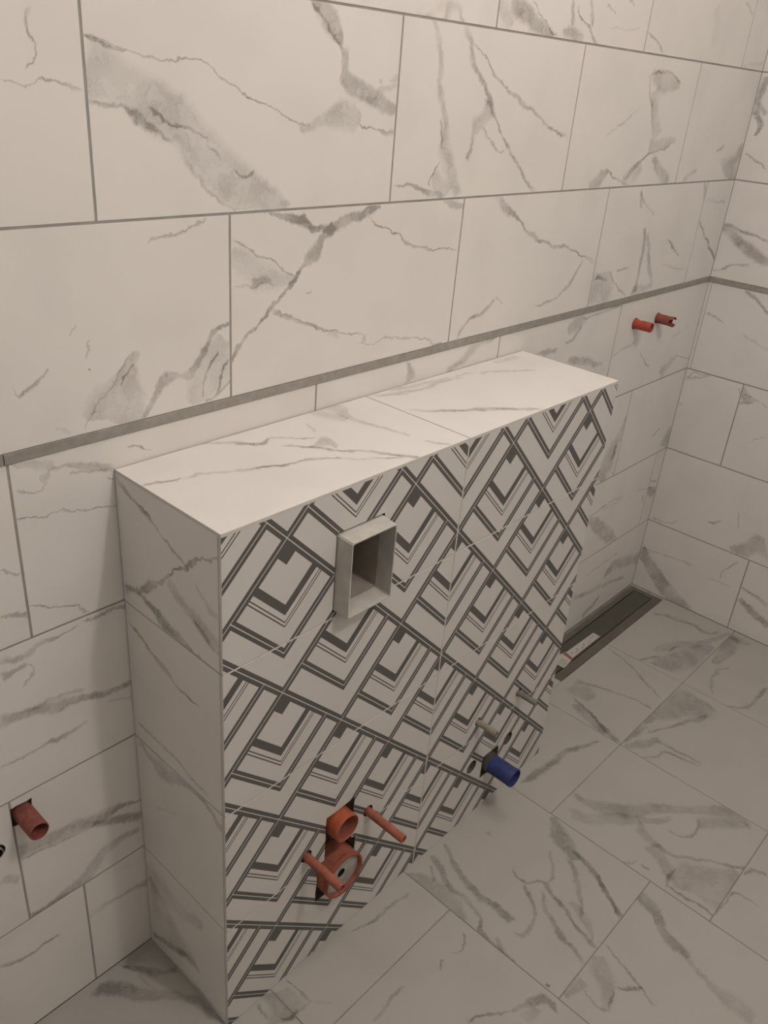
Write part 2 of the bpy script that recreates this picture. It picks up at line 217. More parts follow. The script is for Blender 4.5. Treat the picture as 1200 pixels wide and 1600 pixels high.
('L',0.38,0.8,[(-0.0104,0.8666,0.0042),(-0.0517,0.8476,0.0051),(-0.0841,0.8334,0.0071),(-0.1041,0.8242,0.0101),(-0.1397,0.8097,0.0046),(-0.2135,0.8027,0.0025)]),
('L',0.26,0.9,[(-0.0123,0.6386,0.0052),(-0.0755,0.634,0.0051),(-0.1445,0.6291,0.0052),(-0.2258,0.6129,0.0041)]),
('L',0.34,0.6,[(-0.0067,0.5862,0.0095),(-0.0524,0.5762,0.0116),(-0.0837,0.5709,0.0273),(-0.1421,0.5899,0.0169),(-0.1927,0.5941,0.0066),(-0.2717,0.5581,0.0079)]),
('L',0.1,0.9,[(-0.06,0.4507,0.0034),(-0.1364,0.4969,0.0033)]),
('L',0.2,0.6,[(-0.0013,0.2405,0.0084),(-0.04,0.2154,0.0475),(-0.0994,0.2108,0.031),(-0.1949,0.2359,0.0161)]),
('L',0.2,0.6,[(-0.0138,0.2087,0.0161),(-0.0726,0.1139,0.0517),(-0.1406,0.0832,0.0424)]),
('L',0.3,0.7,[(-0.0132,0.0261,0.011),(-0.1101,0.0695,0.0113),(-0.1747,0.0875,0.018)]),
('L',0.24,0.7,[(-0.0205,-0.0146,0.0147),(-0.116,0.0003,0.0148),(-0.1856,0.0012,0.0152),(-0.2522,0.002,0.0149)]),
('T',0.34,0.8,[(-2.2434,-0.0816,0.0048),(-2.2078,-0.0857,0.0043),(-2.1782,-0.0943,0.003)]),
('T',0.2,0.9,[(-2.1804,-0.0974,0.0036),(-2.1376,-0.106,0.0054),(-2.074,-0.1348,0.0055),(-2.005,-0.1617,0.004)]),
('T',0.38,0.8,[(-2.0843,0.0015,0.0036),(-2.0458,-0.0193,0.0065),(-2.0077,-0.0536,0.0065),(-1.987,-0.0633,0.0064),(-1.9627,-0.0577,0.0037),(-1.8998,-0.1011,0.0039)]),
('T',0.3,0.7,[(-1.9324,-0.1278,0.0068),(-1.8964,-0.1253,0.024),(-1.8962,-0.155,0.0073)]),
('T',0.38,0.8,[(-1.9694,-0.094,0.0037),(-1.9309,-0.1289,0.0047),(-1.9018,-0.174,0.0055),(-1.879,-0.1935,0.0056),(-1.8542,-0.2215,0.0065),(-1.8281,-0.2585,0.0065),(-1.8042,-0.2824,0.0046)]),
('T',0.32,0.8,[(-2.0713,-0.1369,0.0039),(-1.9994,-0.1607,0.0054),(-1.9648,-0.1654,0.0059),(-1.9182,-0.2009,0.0035),(-1.8389,-0.2581,0.0036)]),
('T',0.28,0.6,[(-1.8007,-0.0011,0.0108),(-1.7635,-0.0164,0.0244),(-1.7781,-0.052,0.0142),(-1.7794,-0.085,0.009),(-1.7735,-0.1133,0.0068),(-1.7616,-0.1572,0.0048),(-1.7549,-0.194,0.0046)]),
('T',0.26,0.9,[(-1.7515,-0.2276,0.005),(-1.7235,-0.2754,0.006)]),
('T',0.18,0.9,[(-1.8696,-0.0455,0.0029),(-1.8814,-0.0814,0.0028)]),
('T',0.16,0.6,[(-1.8152,-0.0046,0.0153),(-1.8039,-0.0402,0.0208),(-1.7888,-0.0715,0.0159)]),
('T',0.18,0.8,[(-1.6578,-0.0148,0.0088),(-1.5866,-0.0337,0.0109),(-1.5278,-0.0427,0.0068),(-1.4497,-0.0383,0.0069),(-1.397,-0.045,0.0055)]),
('T',0.36,0.8,[(-1.6564,-0.1078,0.0052),(-1.623,-0.1348,0.0065),(-1.5844,-0.1642,0.0063),(-1.5388,-0.1889,0.0076),(-1.4946,-0.2157,0.0092),(-1.4154,-0.2724,0.008)]),
('T',0.18,0.9,[(-1.6103,-0.008,0.008),(-1.4914,-0.0241,0.0082),(-1.4154,-0.029,0.006),(-1.3421,-0.0394,0.0051)]),
('T',0.2,0.9,[(-1.3461,-0.0526,0.0103),(-1.3137,-0.0586,0.0061),(-1.2018,-0.1135,0.0064)]),
('T',0.12,0.8,[(-1.2452,-0.022,0.0123),(-1.1548,-0.0273,0.0127)]),
('B',0.32,0.6,[(-0.3966,0.8154,0.0083),(-0.416,0.7593,0.0239),(-0.4459,0.7157,0.0357),(-0.465,0.6691,0.0479),(-0.4807,0.6369,0.0538),(-0.4987,0.6106,0.0356)]),
('B',0.3,0.9,[(-0.4345,0.723,0.0079),(-0.4373,0.6718,0.008)]),
('B',0.28,0.8,[(-0.3951,0.6174,0.0093),(-0.4168,0.6103,0.0065)]),
('B',0.42,0.9,[(-0.1589,0.6797,0.0042),(-0.109,0.7003,0.0042)]),
('B',0.3,0.5,[(-0.0121,0.6868,0.0103),(-0.0251,0.6331,0.0373),(-0.0368,0.6103,0.0373)]),
('B',0.36,0.8,[(-0.102,0.4858,0.0037),(-0.0633,0.4772,0.0043),(-0.0099,0.4641,0.0043)]),
('B',0.32,0.5,[(-0.1021,0.4502,0.011),(-0.0391,0.4276,0.0194),(-0.0023,0.4131,0.0194)]),
('B',0.26,0.9,[(-0.1631,0.4721,0.0025),(0.0045,0.4355,0.0038)]),
('B',0.32,0.9,[(-0.508,0.487,0.003),(-0.3925,0.4904,0.003),(-0.2878,0.4851,0.0029)]),
('B',0.32,0.4,[(-0.5183,0.4768,0.0151),(-0.4314,0.4131,0.0284),(-0.3327,0.343,0.0287),(-0.2633,0.3028,0.0131)]),
('B',0.22,0.9,[(-0.1123,0.4355,0.0052),(-0.0922,0.3928,0.0052)]),
('B',0.32,0.5,[(-0.2836,0.1556,0.0171),(-0.2191,0.1709,0.0271),(-0.1207,0.1515,0.0283),(0.004,0.1161,0.0279)]),
('B',0.22,0.9,[(-0.4565,0.2171,0.0036),(-0.3466,0.2215,0.0045),(-0.2081,0.2236,0.0046)]),
('B',0.3,0.7,[(-0.4966,0.1464,0.0133),(-0.3732,0.1205,0.0118),(-0.2991,0.117,0.0112)]),
('B',0.32,0.8,[(-0.3953,0.0216,0.0153),(-0.2875,0.0527,0.0124)]),
('B',0.28,0.8,[(-0.2891,0.1088,0.0095),(-0.0977,0.072,0.008)]),
('B',0.14,0.9,[(-0.4853,0.483,0.0035),(-0.2782,0.4719,0.0037)]),
('R',0.4,0.35,[(0.0007,0.157,0.0252),(-0.0634,0.1033,0.0294),(-0.1412,0.0401,0.0336),(-0.2123,-0.0001,0.0337),(-0.2626,-0.0204,0.0252)]),
('R',0.24,0.9,[(-0.0001,0.1698,0.0032),(-0.0763,0.1757,0.004),(-0.2081,0.1867,0.0046)]),
('R',0.28,0.9,[(-0.3202,0.1819,0.0045),(-0.33,0.2223,0.0045),(-0.3657,0.2781,0.0038)]),
('R',0.12,0.9,[(-0.2786,0.1657,0.0047),(-0.3706,0.1629,0.0038)]),
('R',0.32,0.8,[(-0.3997,0.1813,0.0053),(-0.4499,0.171,0.0075),(-0.5041,0.1555,0.0112)]),
('R',0.36,0.6,[(-0.4065,0.133,0.0115),(-0.4619,0.1056,0.0152),(-0.53,0.0777,0.0151)]),
('R',0.22,0.9,[(-0.0126,0.3093,0.0039),(-0.0726,0.311,0.0037),(-0.1197,0.335,0.005)]),
('R',0.5,0.7,[(-0.2201,0.3777,0.0042),(-0.2437,0.3855,0.0069),(-0.2672,0.4,0.0034)]),
('R',0.32,0.5,[(-0.3232,0.3085,0.0106),(-0.3779,0.3296,0.0335),(-0.4072,0.3654,0.0379),(-0.4436,0.352,0.0389)]),
('R',0.18,0.9,[(-0.3149,0.4586,0.0026),(-0.3316,0.3992,0.0032)]),
('R',0.32,0.6,[(-0.0057,0.8664,0.0051),(-0.0192,0.8836,0.0064),(-0.0298,0.8946,0.0042),(-0.0602,0.8975,0.0042),(-0.0919,0.9021,0.0042)]),
('R',0.28,0.8,[(-0.013,0.873,0.0064),(-0.047,0.8805,0.0042),(-0.086,0.8996,0.0029)]),
('R',0.18,0.9,[(-0.0051,0.7712,0.0045),(-0.0191,0.7709,0.0022)]),
('R',0.32,0.9,[(-0.1886,0.8825,0.0021),(-0.2047,0.87,0.0029)]),
('R',0.28,0.5,[(-0.2062,0.8899,0.0122),(-0.2287,0.8622,0.0184),(-0.258,0.8539,0.0082)]),
('R',0.32,0.8,[(-0.2165,0.8757,0.0021),(-0.2565,0.8663,0.0025),(-0.3019,0.8503,0.0024)]),
('R',0.36,0.8,[(-0.2073,0.8339,0.005),(-0.2217,0.8427,0.005),(-0.2485,0.8509,0.0041)]),
('R',0.14,0.9,[(-0.275,0.7141,0.0029),(-0.326,0.7538,0.0029)]),
('F',0.34,0.7,[(-1.2367,-0.3092,0.0053),(-1.1794,-0.3181,0.0132),(-1.1107,-0.3247,0.0133),(-1.0396,-0.3315,0.0107),(-0.9771,-0.3527,0.0077),(-0.9198,-0.3746,0.0055)]),
('F',0.3,0.5,[(-1.1626,-0.4427,0.0125),(-1.1599,-0.4822,0.0166),(-1.137,-0.5295,0.0283),(-1.103,-0.5767,0.0262),(-1.0478,-0.613,0.0223),(-0.9839,-0.678,0.0155),(-0.9424,-0.722,0.0155),(-0.9008,-0.7661,0.0259),(-0.8931,-0.8297,0.0221)]),
('F',0.22,0.5,[(-1.2319,-0.4712,0.0232),(-1.1928,-0.528,0.0225),(-1.1228,-0.5937,0.0186),(-1.0858,-0.6386,0.011),(-1.0412,-0.6704,0.0105)]),
('F',0.38,0.7,[(-1.1301,-0.6168,0.0221),(-1.1487,-0.6578,0.015),(-1.156,-0.6983,0.0093),(-1.1502,-0.7317,0.0061),(-1.1306,-0.7641,0.0057),(-1.0986,-0.8083,0.0057),(-1.0666,-0.8523,0.0058),(-1.0507,-0.8811,0.0051)]),
('F',0.3,0.7,[(-1.0854,-0.6885,0.0055),(-1.0644,-0.7277,0.0056),(-1.0331,-0.7378,0.0055),(-0.9868,-0.7416,0.0191),(-0.9423,-0.7834,0.0226),(-0.9007,-0.8326,0.0115)]),
('F',0.22,0.35,[(-1.2335,-0.7598,0.0176),(-1.2031,-0.7801,0.0433),(-1.1811,-0.8272,0.0772),(-1.1487,-0.8582,0.0586),(-1.0773,-0.8736,0.0249)]),
('F',0.36,0.9,[(-1.2528,-0.7587,0.0036),(-1.2542,-0.8039,0.0042),(-1.2432,-0.8436,0.0035),(-1.2498,-0.8819,0.0034)]),
('F',0.3,0.8,[(-1.1864,-0.7519,0.0025),(-1.2254,-0.7501,0.0058),(-1.2587,-0.7616,0.0035)]),
('F',0.2,0.5,[(-1.1642,-0.6718,0.0208),(-1.1987,-0.7312,0.0195),(-1.2285,-0.7603,0.012)]),
('F',0.28,0.9,[(-1.2707,-0.6447,0.0034),(-1.2553,-0.6639,0.005),(-1.2316,-0.6728,0.0023)]),
('F',0.34,0.9,[(-1.2378,-0.6851,0.0037),(-1.2387,-0.7083,0.0044)]),
('F',0.28,0.8,[(-1.243,-0.8844,0.0045),(-1.1899,-0.8865,0.0046),(-1.1454,-0.8956,0.0045),(-1.1378,-0.9197,0.0052),(-1.1428,-0.9565,0.0036)]),
('F',0.28,0.8,[(-1.0702,-0.8848,0.0055),(-1.0415,-0.8988,0.0067),(-1.0257,-0.9317,0.0052)]),
('F',0.38,0.4,[(-1.2806,-0.4406,0.0096),(-1.3184,-0.4881,0.0259),(-1.3357,-0.5282,0.0263),(-1.3528,-0.5578,0.0127)]),
('F',0.42,0.5,[(-1.3334,-0.5397,0.007),(-1.3458,-0.5913,0.008),(-1.3657,-0.6336,0.0076),(-1.3888,-0.6707,0.0074),(-1.4164,-0.7255,0.0091)]),
('F',0.3,0.6,[(-1.3653,-0.5368,0.0095),(-1.3927,-0.582,0.0088),(-1.4394,-0.6223,0.0064),(-1.4925,-0.66,0.0051)]),
('F',0.3,0.8,[(-1.3786,-0.4968,0.0028),(-1.4364,-0.5402,0.0053),(-1.4685,-0.5483,0.0035)]),
('F',0.3,0.8,[(-1.4903,-0.4539,0.0044),(-1.5088,-0.5055,0.0046),(-1.4762,-0.5281,0.0063),(-1.4673,-0.5537,0.0046)]),
('F',0.34,0.7,[(-1.516,-0.5072,0.0059),(-1.5381,-0.5441,0.0067),(-1.5691,-0.5784,0.0064)]),
('F',0.34,0.7,[(-1.5691,-0.5784,0.0057),(-1.6259,-0.5852,0.0072),(-1.6395,-0.5645,0.0085)]),
('F',0.28,0.7,[(-1.4985,-0.549,0.0056),(-1.5376,-0.5929,0.0067),(-1.5675,-0.6416,0.0086),(-1.575,-0.6866,0.0069),(-1.5888,-0.7202,0.0056)]),
('F',0.34,0.7,[(-1.4737,-0.5391,0.0063),(-1.4935,-0.595,0.0073),(-1.5112,-0.642,0.006),(-1.5283,-0.6871,0.0059),(-1.5358,-0.7283,0.0059)]),
('F',0.2,0.6,[(-1.4705,-0.6171,0.0123),(-1.49,-0.6703,0.0115),(-1.5252,-0.7052,0.0053)]),
('F',0.7,0.6,[(-1.6922,-0.6843,0.0043),(-1.6907,-0.6972,0.0043)]),
('F',0.36,0.5,[(-1.3284,-0.7203,0.0168),(-1.3403,-0.7666,0.0157),(-1.3755,-0.8119,0.0149),(-1.3936,-0.8477,0.0185),(-1.4027,-0.8846,0.0112)]),
('F',0.26,0.6,[(-1.4075,-0.8858,0.0062),(-1.4173,-0.9263,0.0091),(-1.4268,-0.9655,0.015),(-1.4313,-1.0015,0.0238),(-1.4348,-1.0504,0.0175)]),
('F',0.28,0.9,[(-1.5099,-0.7275,0.003),(-1.523,-0.7735,0.0035),(-1.5448,-0.8227,0.0034),(-1.5614,-0.8903,0.0022)]),
('F',0.26,0.5,[(-1.5559,-0.7343,0.0243),(-1.5802,-0.7674,0.0285),(-1.6088,-0.7942,0.0209),(-1.6523,-0.8108,0.0108)]),
('F',0.38,0.8,[(-1.6418,-0.7518,0.0027),(-1.6549,-0.7888,0.0032),(-1.6498,-0.8146,0.0042)]),
('F',0.36,0.8,[(-1.5935,-0.8058,0.003),(-1.641,-0.8122,0.0029)]),
('F',0.2,0.5,[(-1.6848,-0.7265,0.0107),(-1.6284,-0.7411,0.013)]),
('F',0.32,0.8,[(-1.5828,-0.8062,0.0035),(-1.5711,-0.8209,0.0048),(-1.5463,-0.8418,0.0024)]),
('F',0.3,0.5,[(-1.797,-0.6688,0.0042),(-1.7583,-0.6809,0.0087),(-1.7322,-0.6966,0.0146),(-1.7228,-0.7287,0.0128)]),
('F',0.16,0.5,[(-1.7528,-0.6993,0.0146),(-1.7925,-0.6986,0.0144)]),
('F',0.3,0.9,[(-0.4686,-0.1544,0.0035),(-0.5036,-0.2676,0.004),(-0.5423,-0.3359,0.0059),(-0.5863,-0.4161,0.0058)]),
('F',0.26,0.5,[(-0.3562,-0.278,0.0111),(-0.2882,-0.3004,0.0244),(-0.2331,-0.3363,0.0263),(-0.1632,-0.3785,0.016),(-0.0326,-0.4211,0.0076)]),
('F',0.28,0.4,[(-0.4304,-0.309,0.0133),(-0.3865,-0.3479,0.0522),(-0.3158,-0.3746,0.0486),(-0.2248,-0.3936,0.034),(-0.1642,-0.4094,0.0141)]),
('F',0.32,0.8,[(-0.3224,-0.3139,0.003),(-0.27,-0.3165,0.007),(-0.2562,-0.3285,0.0057)]),
('F',0.3,0.9,[(-0.453,-0.2593,0.0056),(-0.418,-0.2783,0.0056),(-0.3694,-0.303,0.004)]),
('F',0.28,0.7,[(-0.1125,-0.2024,0.0082),(-0.1044,-0.2508,0.0082),(-0.0869,-0.307,0.0114),(-0.0988,-0.3501,0.0136),(-0.051,-0.3918,0.008)]),
('F',0.22,0.8,[(-0.1361,-0.1611,0.0081),(-0.0981,-0.2218,0.0118),(-0.0863,-0.2939,0.0116)]),
('F',0.3,0.4,[(-0.0436,-0.4379,0.0326),(-0.1515,-0.4582,0.0297),(-0.2581,-0.4617,0.0109)]),
('F',0.28,0.7,[(-0.2362,-0.5049,0.0068),(-0.2985,-0.4848,0.0085),(-0.3636,-0.4955,0.006),(-0.4302,-0.5242,0.0051)]),
('F',0.2,0.6,[(-0.0429,-0.4254,0.0279),(-0.047,-0.4996,0.0165)]),
('F',0.24,0.4,[(-0.7444,-0.1773,0.0485),(-0.7489,-0.2166,0.0429),(-0.7604,-0.2594,0.0225)]),
('F',0.3,0.7,[(-0.7179,-0.1735,0.0178),(-0.6943,-0.2331,0.0088),(-0.6707,-0.2976,0.0061),(-0.6541,-0.3761,0.0052),(-0.6513,-0.4201,0.0042)]),
('F',0.36,0.6,[(-0.8014,-0.212,0.0073),(-0.8179,-0.2696,0.005),(-0.8378,-0.3218,0.0047),(-0.8608,-0.3689,0.01),(-0.8774,-0.4195,0.0101)]),
('F',0.26,0.6,[(-0.825,-0.2324,0.0144),(-0.8438,-0.2965,0.0206),(-0.8774,-0.3727,0.0163)]),
('F',0.3,0.4,[(-0.739,-0.4312,0.0079),(-0.6651,-0.4382,0.0347),(-0.5875,-0.4674,0.0595),(-0.5235,-0.5043,0.078),(-0.494,-0.5518,0.0257)]),
('F',0.3,0.7,[(-0.745,-0.4453,0.0106),(-0.7951,-0.4383,0.0104),(-0.8644,-0.4315,0.0035)]),
('F',0.34,0.8,[(-0.5057,-0.5568,0.0048),(-0.445,-0.5908,0.0059),(-0.4078,-0.6297,0.0075),(-0.3291,-0.6368,0.0078),(-0.2475,-0.6442,0.008)]),
('F',0.32,0.7,[(-0.7722,-0.4592,0.0043),(-0.7054,-0.4911,0.0049),(-0.6221,-0.5274,0.0095),(-0.5911,-0.5457,0.0117),(-0.5371,-0.5542,0.0054)]),
('F',0.24,0.6,[(-0.8734,-0.4418,0.0097),(-0.8259,-0.476,0.0186),(-0.7685,-0.5005,0.0118)]),
('F',0.32,0.7,[(-0.884,-0.4954,0.0033),(-0.8474,-0.5292,0.0061),(-0.8056,-0.5451,0.0069),(-0.7985,-0.583,0.0052),(-0.7797,-0.6403,0.0052)]),
('F',0.28,0.8,[(-0.7827,-0.4969,0.0077),(-0.7763,-0.5674,0.0053),(-0.7696,-0.6408,0.0052)]),
('F',0.3,0.4,[(-1.7097,-0.2798,0.0155),(-1.6909,-0.34,0.0306),(-1.6854,-0.4028,0.0289),(-1.7126,-0.4634,0.0217)]),
('F',0.36,0.6,[(-1.5658,-0.292,0.0043),(-1.5932,-0.356,0.0089),(-1.6134,-0.4056,0.0107),(-1.6195,-0.4497,0.0122),(-1.617,-0.4927,0.0121),(-1.6201,-0.5448,0.0118)]),
('F',0.32,0.6,[(-1.6115,-0.2943,0.0089),(-1.6246,-0.3262,0.0116),(-1.6527,-0.3764,0.0088),(-1.6498,-0.4207,0.009),(-1.6599,-0.4673,0.0067),(-1.6947,-0.5187,0.0065),(-1.7029,-0.5552,0.011),(-1.7123,-0.6036,0.0162)]),
('F',0.26,0.9,[(-1.6373,-0.3053,0.0055),(-1.6716,-0.3458,0.0038)]),
('F',0.26,0.8,[(-1.6775,-0.5428,0.0053),(-1.7134,-0.5955,0.0103)]),
('F',0.36,0.8,[(-1.9188,-0.302,0.0026),(-1.86,-0.3135,0.0052),(-1.7987,-0.3181,0.0042),(-1.7354,-0.3248,0.0032)]),
('F',0.28,0.9,[(-1.7289,-0.4856,0.0049),(-1.7578,-0.502,0.0028),(-1.7885,-0.4954,0.0024)]),
('F',0.28,0.9,[(-1.8127,-0.4883,0.0033),(-1.8352,-0.4994,0.0023)]),
('F',0.24,0.8,[(-2.0231,-0.481,0.0044),(-1.9891,-0.4738,0.0053),(-1.9523,-0.4647,0.0054),(-1.9209,-0.4689,0.0046)]),
('F',0.34,0.8,[(-1.8856,-0.6163,0.0042),(-1.8504,-0.6291,0.0044),(-1.797,-0.6688,0.0031)]),
('F',0.2,0.9,[(-1.451,-0.344,0.0068),(-1.454,-0.3602,0.0047)]),
('F',0.28,0.4,[(-2.1305,-0.2837,0.0316),(-2.1294,-0.3234,0.038),(-2.1628,-0.3466,0.0398)]),
('F',0.32,0.8,[(-2.1721,-0.2838,0.0032),(-2.1752,-0.3183,0.0038)]),
('F',0.38,0.8,[(-2.096,-0.2828,0.0024),(-2.0895,-0.3141,0.0027),(-2.089,-0.3438,0.0034),(-2.0876,-0.3548,0.004)]),
('F',0.34,0.8,[(-2.0877,-0.3523,0.0041),(-2.1193,-0.3522,0.0051),(-2.1619,-0.3406,0.0051)]),
('F',0.14,0.9,[(-2.0863,-0.3608,0.0051),(-2.0551,-0.3867,0.0028)]),
]

# ------------------------------------------------------------------ materials
def new_mat(name):
    m = bpy.data.materials.new(name)
    m.use_nodes = True
    nt = m.node_tree
    return m, nt, nt.nodes['Principled BSDF']

def plain(name, col, rough=0.5, metal=0.0, spec=0.4, noise=0.0, nscale=30.0):
    m, nt, b = new_mat(name)
    b.inputs['Base Color'].default_value = (*col, 1)
    b.inputs['Roughness'].default_value = rough
    b.inputs['Metallic'].default_value = metal
    b.inputs['Specular IOR Level'].default_value = spec
    if noise:
        n = nt.nodes.new('ShaderNodeTexNoise'); n.inputs['Scale'].default_value = nscale
        n.inputs['Detail'].default_value = 5
        tc = nt.nodes.new('ShaderNodeTexCoord')
        nt.links.new(tc.outputs['Object'], n.inputs['Vector'])
        mr = nt.nodes.new('ShaderNodeMapRange')
        mr.inputs['From Min'].default_value = 0.3; mr.inputs['From Max'].default_value = 0.7
        mr.inputs['To Min'].default_value = 1 - noise; mr.inputs['To Max'].default_value = 1 + noise
        nt.links.new(n.outputs['Fac'], mr.inputs['Value'])
        mx = nt.nodes.new('ShaderNodeVectorMath'); mx.operation = 'SCALE'
        mx.inputs[0].default_value = col
        nt.links.new(mr.outputs[0], mx.inputs['Scale'])
        nt.links.new(mx.outputs[0], b.inputs['Base Color'])
    return m

TILE_COL = (0.73, 0.715, 0.69)
VEIN_COL = (0.215, 0.195, 0.175)
FLOOR_COL = (0.415, 0.403, 0.375)       # greyer, dustier floor tile
FLOOR_VEIN = (0.125, 0.117, 0.104)

def math_node(nt, op, a, b=None, clamp=False):
    n = nt.nodes.new('ShaderNodeMath'); n.operation = op; n.use_clamp = clamp
    for k, v in enumerate((a, b)):
        if v is None: continue
        if isinstance(v, (int, float)): n.inputs[k].default_value = v
        else: nt.links.new(v, n.inputs[k])
    return n.outputs[0]

def set_curve(cv, pts, smooth=True):
    ps = cv.points
    ps[0].location = pts[0]; ps[1].location = pts[-1]
    for p in pts[1:-1]: ps.new(*p)
    for p in ps: p.handle_type = 'AUTO_CLAMPED' if smooth else 'VECTOR'

GAIN = 1.35
def marble(name, veins, seed=0.0, generic=0.0, base=None, dark=None):
    """porcelain tile printed like marble; each vein is a pair of curves along its own axis"""
    m, nt, b = new_mat(name)
    L = nt.links.new
    uv = nt.nodes.new('ShaderNodeUVMap'); uv.uv_map = 'metres'
    def warp(src, scale, amp, off):
        n = nt.nodes.new('ShaderNodeTexNoise'); n.inputs['Scale'].default_value = scale
        n.inputs['Detail'].default_value = 2; n.noise_dimensions = '2D'
        a = nt.nodes.new('ShaderNodeVectorMath'); a.operation = 'ADD'
        L(uv.outputs[0], a.inputs[0]); a.inputs[1].default_value = (off+seed, off*0.7-seed, 0)
        L(a.outputs[0], n.inputs['Vector'])
        s = nt.nodes.new('ShaderNodeVectorMath'); s.operation = 'MULTIPLY_ADD'
        L(n.outputs['Color'], s.inputs[0]); s.inputs[1].default_value = (amp, amp, 0)
        s.inputs[2].default_value = (-amp/2, -amp/2, 0)
        t = nt.nodes.new('ShaderNodeVectorMath'); t.operation = 'ADD'
        L(src, t.inputs[0]); L(s.outputs[0], t.inputs[1])
        return t.outputs[0]
    p = warp(uv.outputs[0], 22.0, 0.018, 3.1)
    p = warp(p, 95.0, 0.0075, 9.7)
    total = None
    for (inten, soft, pts) in veins:
        if max(q[2] for q in pts) > 0.022: inten *= 0.78        # broad clouds are paler than the fine veins
        P = [Vector(q[:2]) for q in pts]
        t = (P[-1]-P[0]); ln = t.length; t.normalize(); n = Vector((-t.y, t.x))
        us = [(q-P[0]).dot(t)/ln for q in P]; vs_ = [(q-P[0]).dot(n) for q in P]
        ws = [max(q[2], 0.0016) for q in pts]
        vs = max(max(abs(v) for v in vs_)*1.15, max(ws)*1.3, 0.01)
        Lx = ln/0.96; Ly = 2*vs
        T = P[0] - t*(0.02*Lx) - n*vs
        mp = nt.nodes.new('ShaderNodeMapping'); mp.vector_type = 'TEXTURE'
        mp.inputs['Location'].default_value = (T.x, T.y, 0)
        mp.inputs['Rotation'].default_value = (0, 0, math.atan2(t.y, t.x))
        mp.inputs['Scale'].default_value = (Lx, Ly, 1)
        L(p, mp.inputs['Vector'])
        sx = nt.nodes.new('ShaderNodeSeparateXYZ'); L(mp.outputs[0], sx.inputs[0])
        cv = nt.nodes.new('ShaderNodeRGBCurve')
        mapping = cv.mapping; mapping.use_clip = False; mapping.extend = 'HORIZONTAL'
        U = [0.02 + 0.96*q for q in us]
        set_curve(mapping.curves[0], [(a, 0.5 + v/Ly) for a, v in zip(U, vs_)])
        set_curve(mapping.curves[1], [(a, w/Ly) for a, w in zip(U, ws)])
        e = 0.03 if max(ws) > 0.012 else 0.09
        set_curve(mapping.curves[2], [(0, 0), (e, inten*GAIN), (1-e, inten*GAIN), (1, 0)], False)
        mapping.update()
        L(sx.outputs['X'], cv.inputs['Color'])
        sc = nt.nodes.new('ShaderNodeSeparateColor'); L(cv.outputs[0], sc.inputs[0])
        dlt = math_node(nt, 'SUBTRACT', sx.outputs['Y'], sc.outputs[0])
        dlt = math_node(nt, 'ABSOLUTE', dlt)
        q = math_node(nt, 'DIVIDE', dlt, sc.outputs[1])
        mr = nt.nodes.new('ShaderNodeMapRange'); mr.interpolation_type = 'SMOOTHSTEP'
        mr.inputs['From Min'].default_value = 1.0 - soft
        mr.inputs['From Max'].default_value = 1.0 + 0.45*soft
        mr.inputs['To Min'].default_value = 1.0; mr.inputs['To Max'].default_value = 0.0
        L(q, mr.inputs['Value'])
        f = math_node(nt, 'MULTIPLY', mr.outputs[0], sc.outputs[2])
        total = f if total is None else math_node(nt, 'ADD', total, f)
    # cloudiness inside the veins
    nz = nt.nodes.new('ShaderNodeTexNoise'); nz.inputs['Scale'].default_value = 30; nz.inputs['Detail'].default_value = 4; nz.noise_dimensions = '2D'
    nz.inputs['Roughness'].default_value = 0.65
    L(p, nz.inputs['Vector'])
    mod = nt.nodes.new('ShaderNodeMapRange')
    mod.inputs['From Min'].default_value = 0.3; mod.inputs['From Max'].default_value = 0.7
    mod.inputs['To Min'].default_value = 0.7; mod.inputs['To Max'].default_value = 1.25
    L(nz.outputs['Fac'], mod.inputs['Value'])
    if total is not None:
        # strength wanders along the veins, and hairline cracks run inside them
        n5 = nt.nodes.new('ShaderNodeTexNoise'); n5.inputs['Scale'].default_value = 13; n5.inputs['Detail'].default_value = 1
        n5.noise_dimensions = '2D'
        L(p, n5.inputs['Vector'])
        m5 = nt.nodes.new('ShaderNodeMapRange')
        m5.inputs['From Min'].default_value = 0.34; m5.inputs['From Max'].default_value = 0.66
        m5.inputs['To Min'].default_value = 0.65; m5.inputs['To Max'].default_value = 1.25
        L(n5.outputs['Fac'], m5.inputs['Value'])
        rg = math_node(nt, 'ABSOLUTE', math_node(nt, 'SUBTRACT', nz.outputs['Fac'], 0.5))
        mr = nt.nodes.new('ShaderNodeMapRange'); mr.interpolation_type = 'SMOOTHSTEP'
        mr.inputs['From Max'].default_value = 0.035
        mr.inputs['To Min'].default_value = 1.45; mr.inputs['To Max'].default_value = 1.0
        L(rg, mr.inputs['Value'])
        total = math_node(nt, 'MULTIPLY', total, mod.outputs[0])
        total = math_node(nt, 'MULTIPLY', total, m5.outputs[0])
        total = math_node(nt, 'MULTIPLY', total, mr.outputs[0])
    if generic > 0:
        # ridged noise veins for tiles the photograph does not show closely
        a = nt.nodes.new('ShaderNodeVectorMath'); a.operation = 'MULTIPLY_ADD'
        oi = nt.nodes.new('ShaderNodeObjectInfo')
        L(p, a.inputs[0]); a.inputs[1].default_value = (1, 1.7, 1)
        cb = nt.nodes.new('ShaderNodeCombineXYZ')
        rr = math_node(nt, 'MULTIPLY', oi.outputs['Random'], 37.0)
        L(rr, cb.inputs[0]); L(rr, cb.inputs[2])
        L(cb.outputs[0], a.inputs[2])
        n2 = nt.nodes.new('ShaderNodeTexNoise'); n2.inputs['Scale'].default_value = 2.6
        n2.inputs['Detail'].default_value = 3; n2.inputs['Distortion'].default_value = 0.6
        L(a.outputs[0], n2.inputs['Vector'])
        q = math_node(nt, 'ABSOLUTE', math_node(nt, 'SUBTRACT', n2.outputs['Fac'], 0.5))
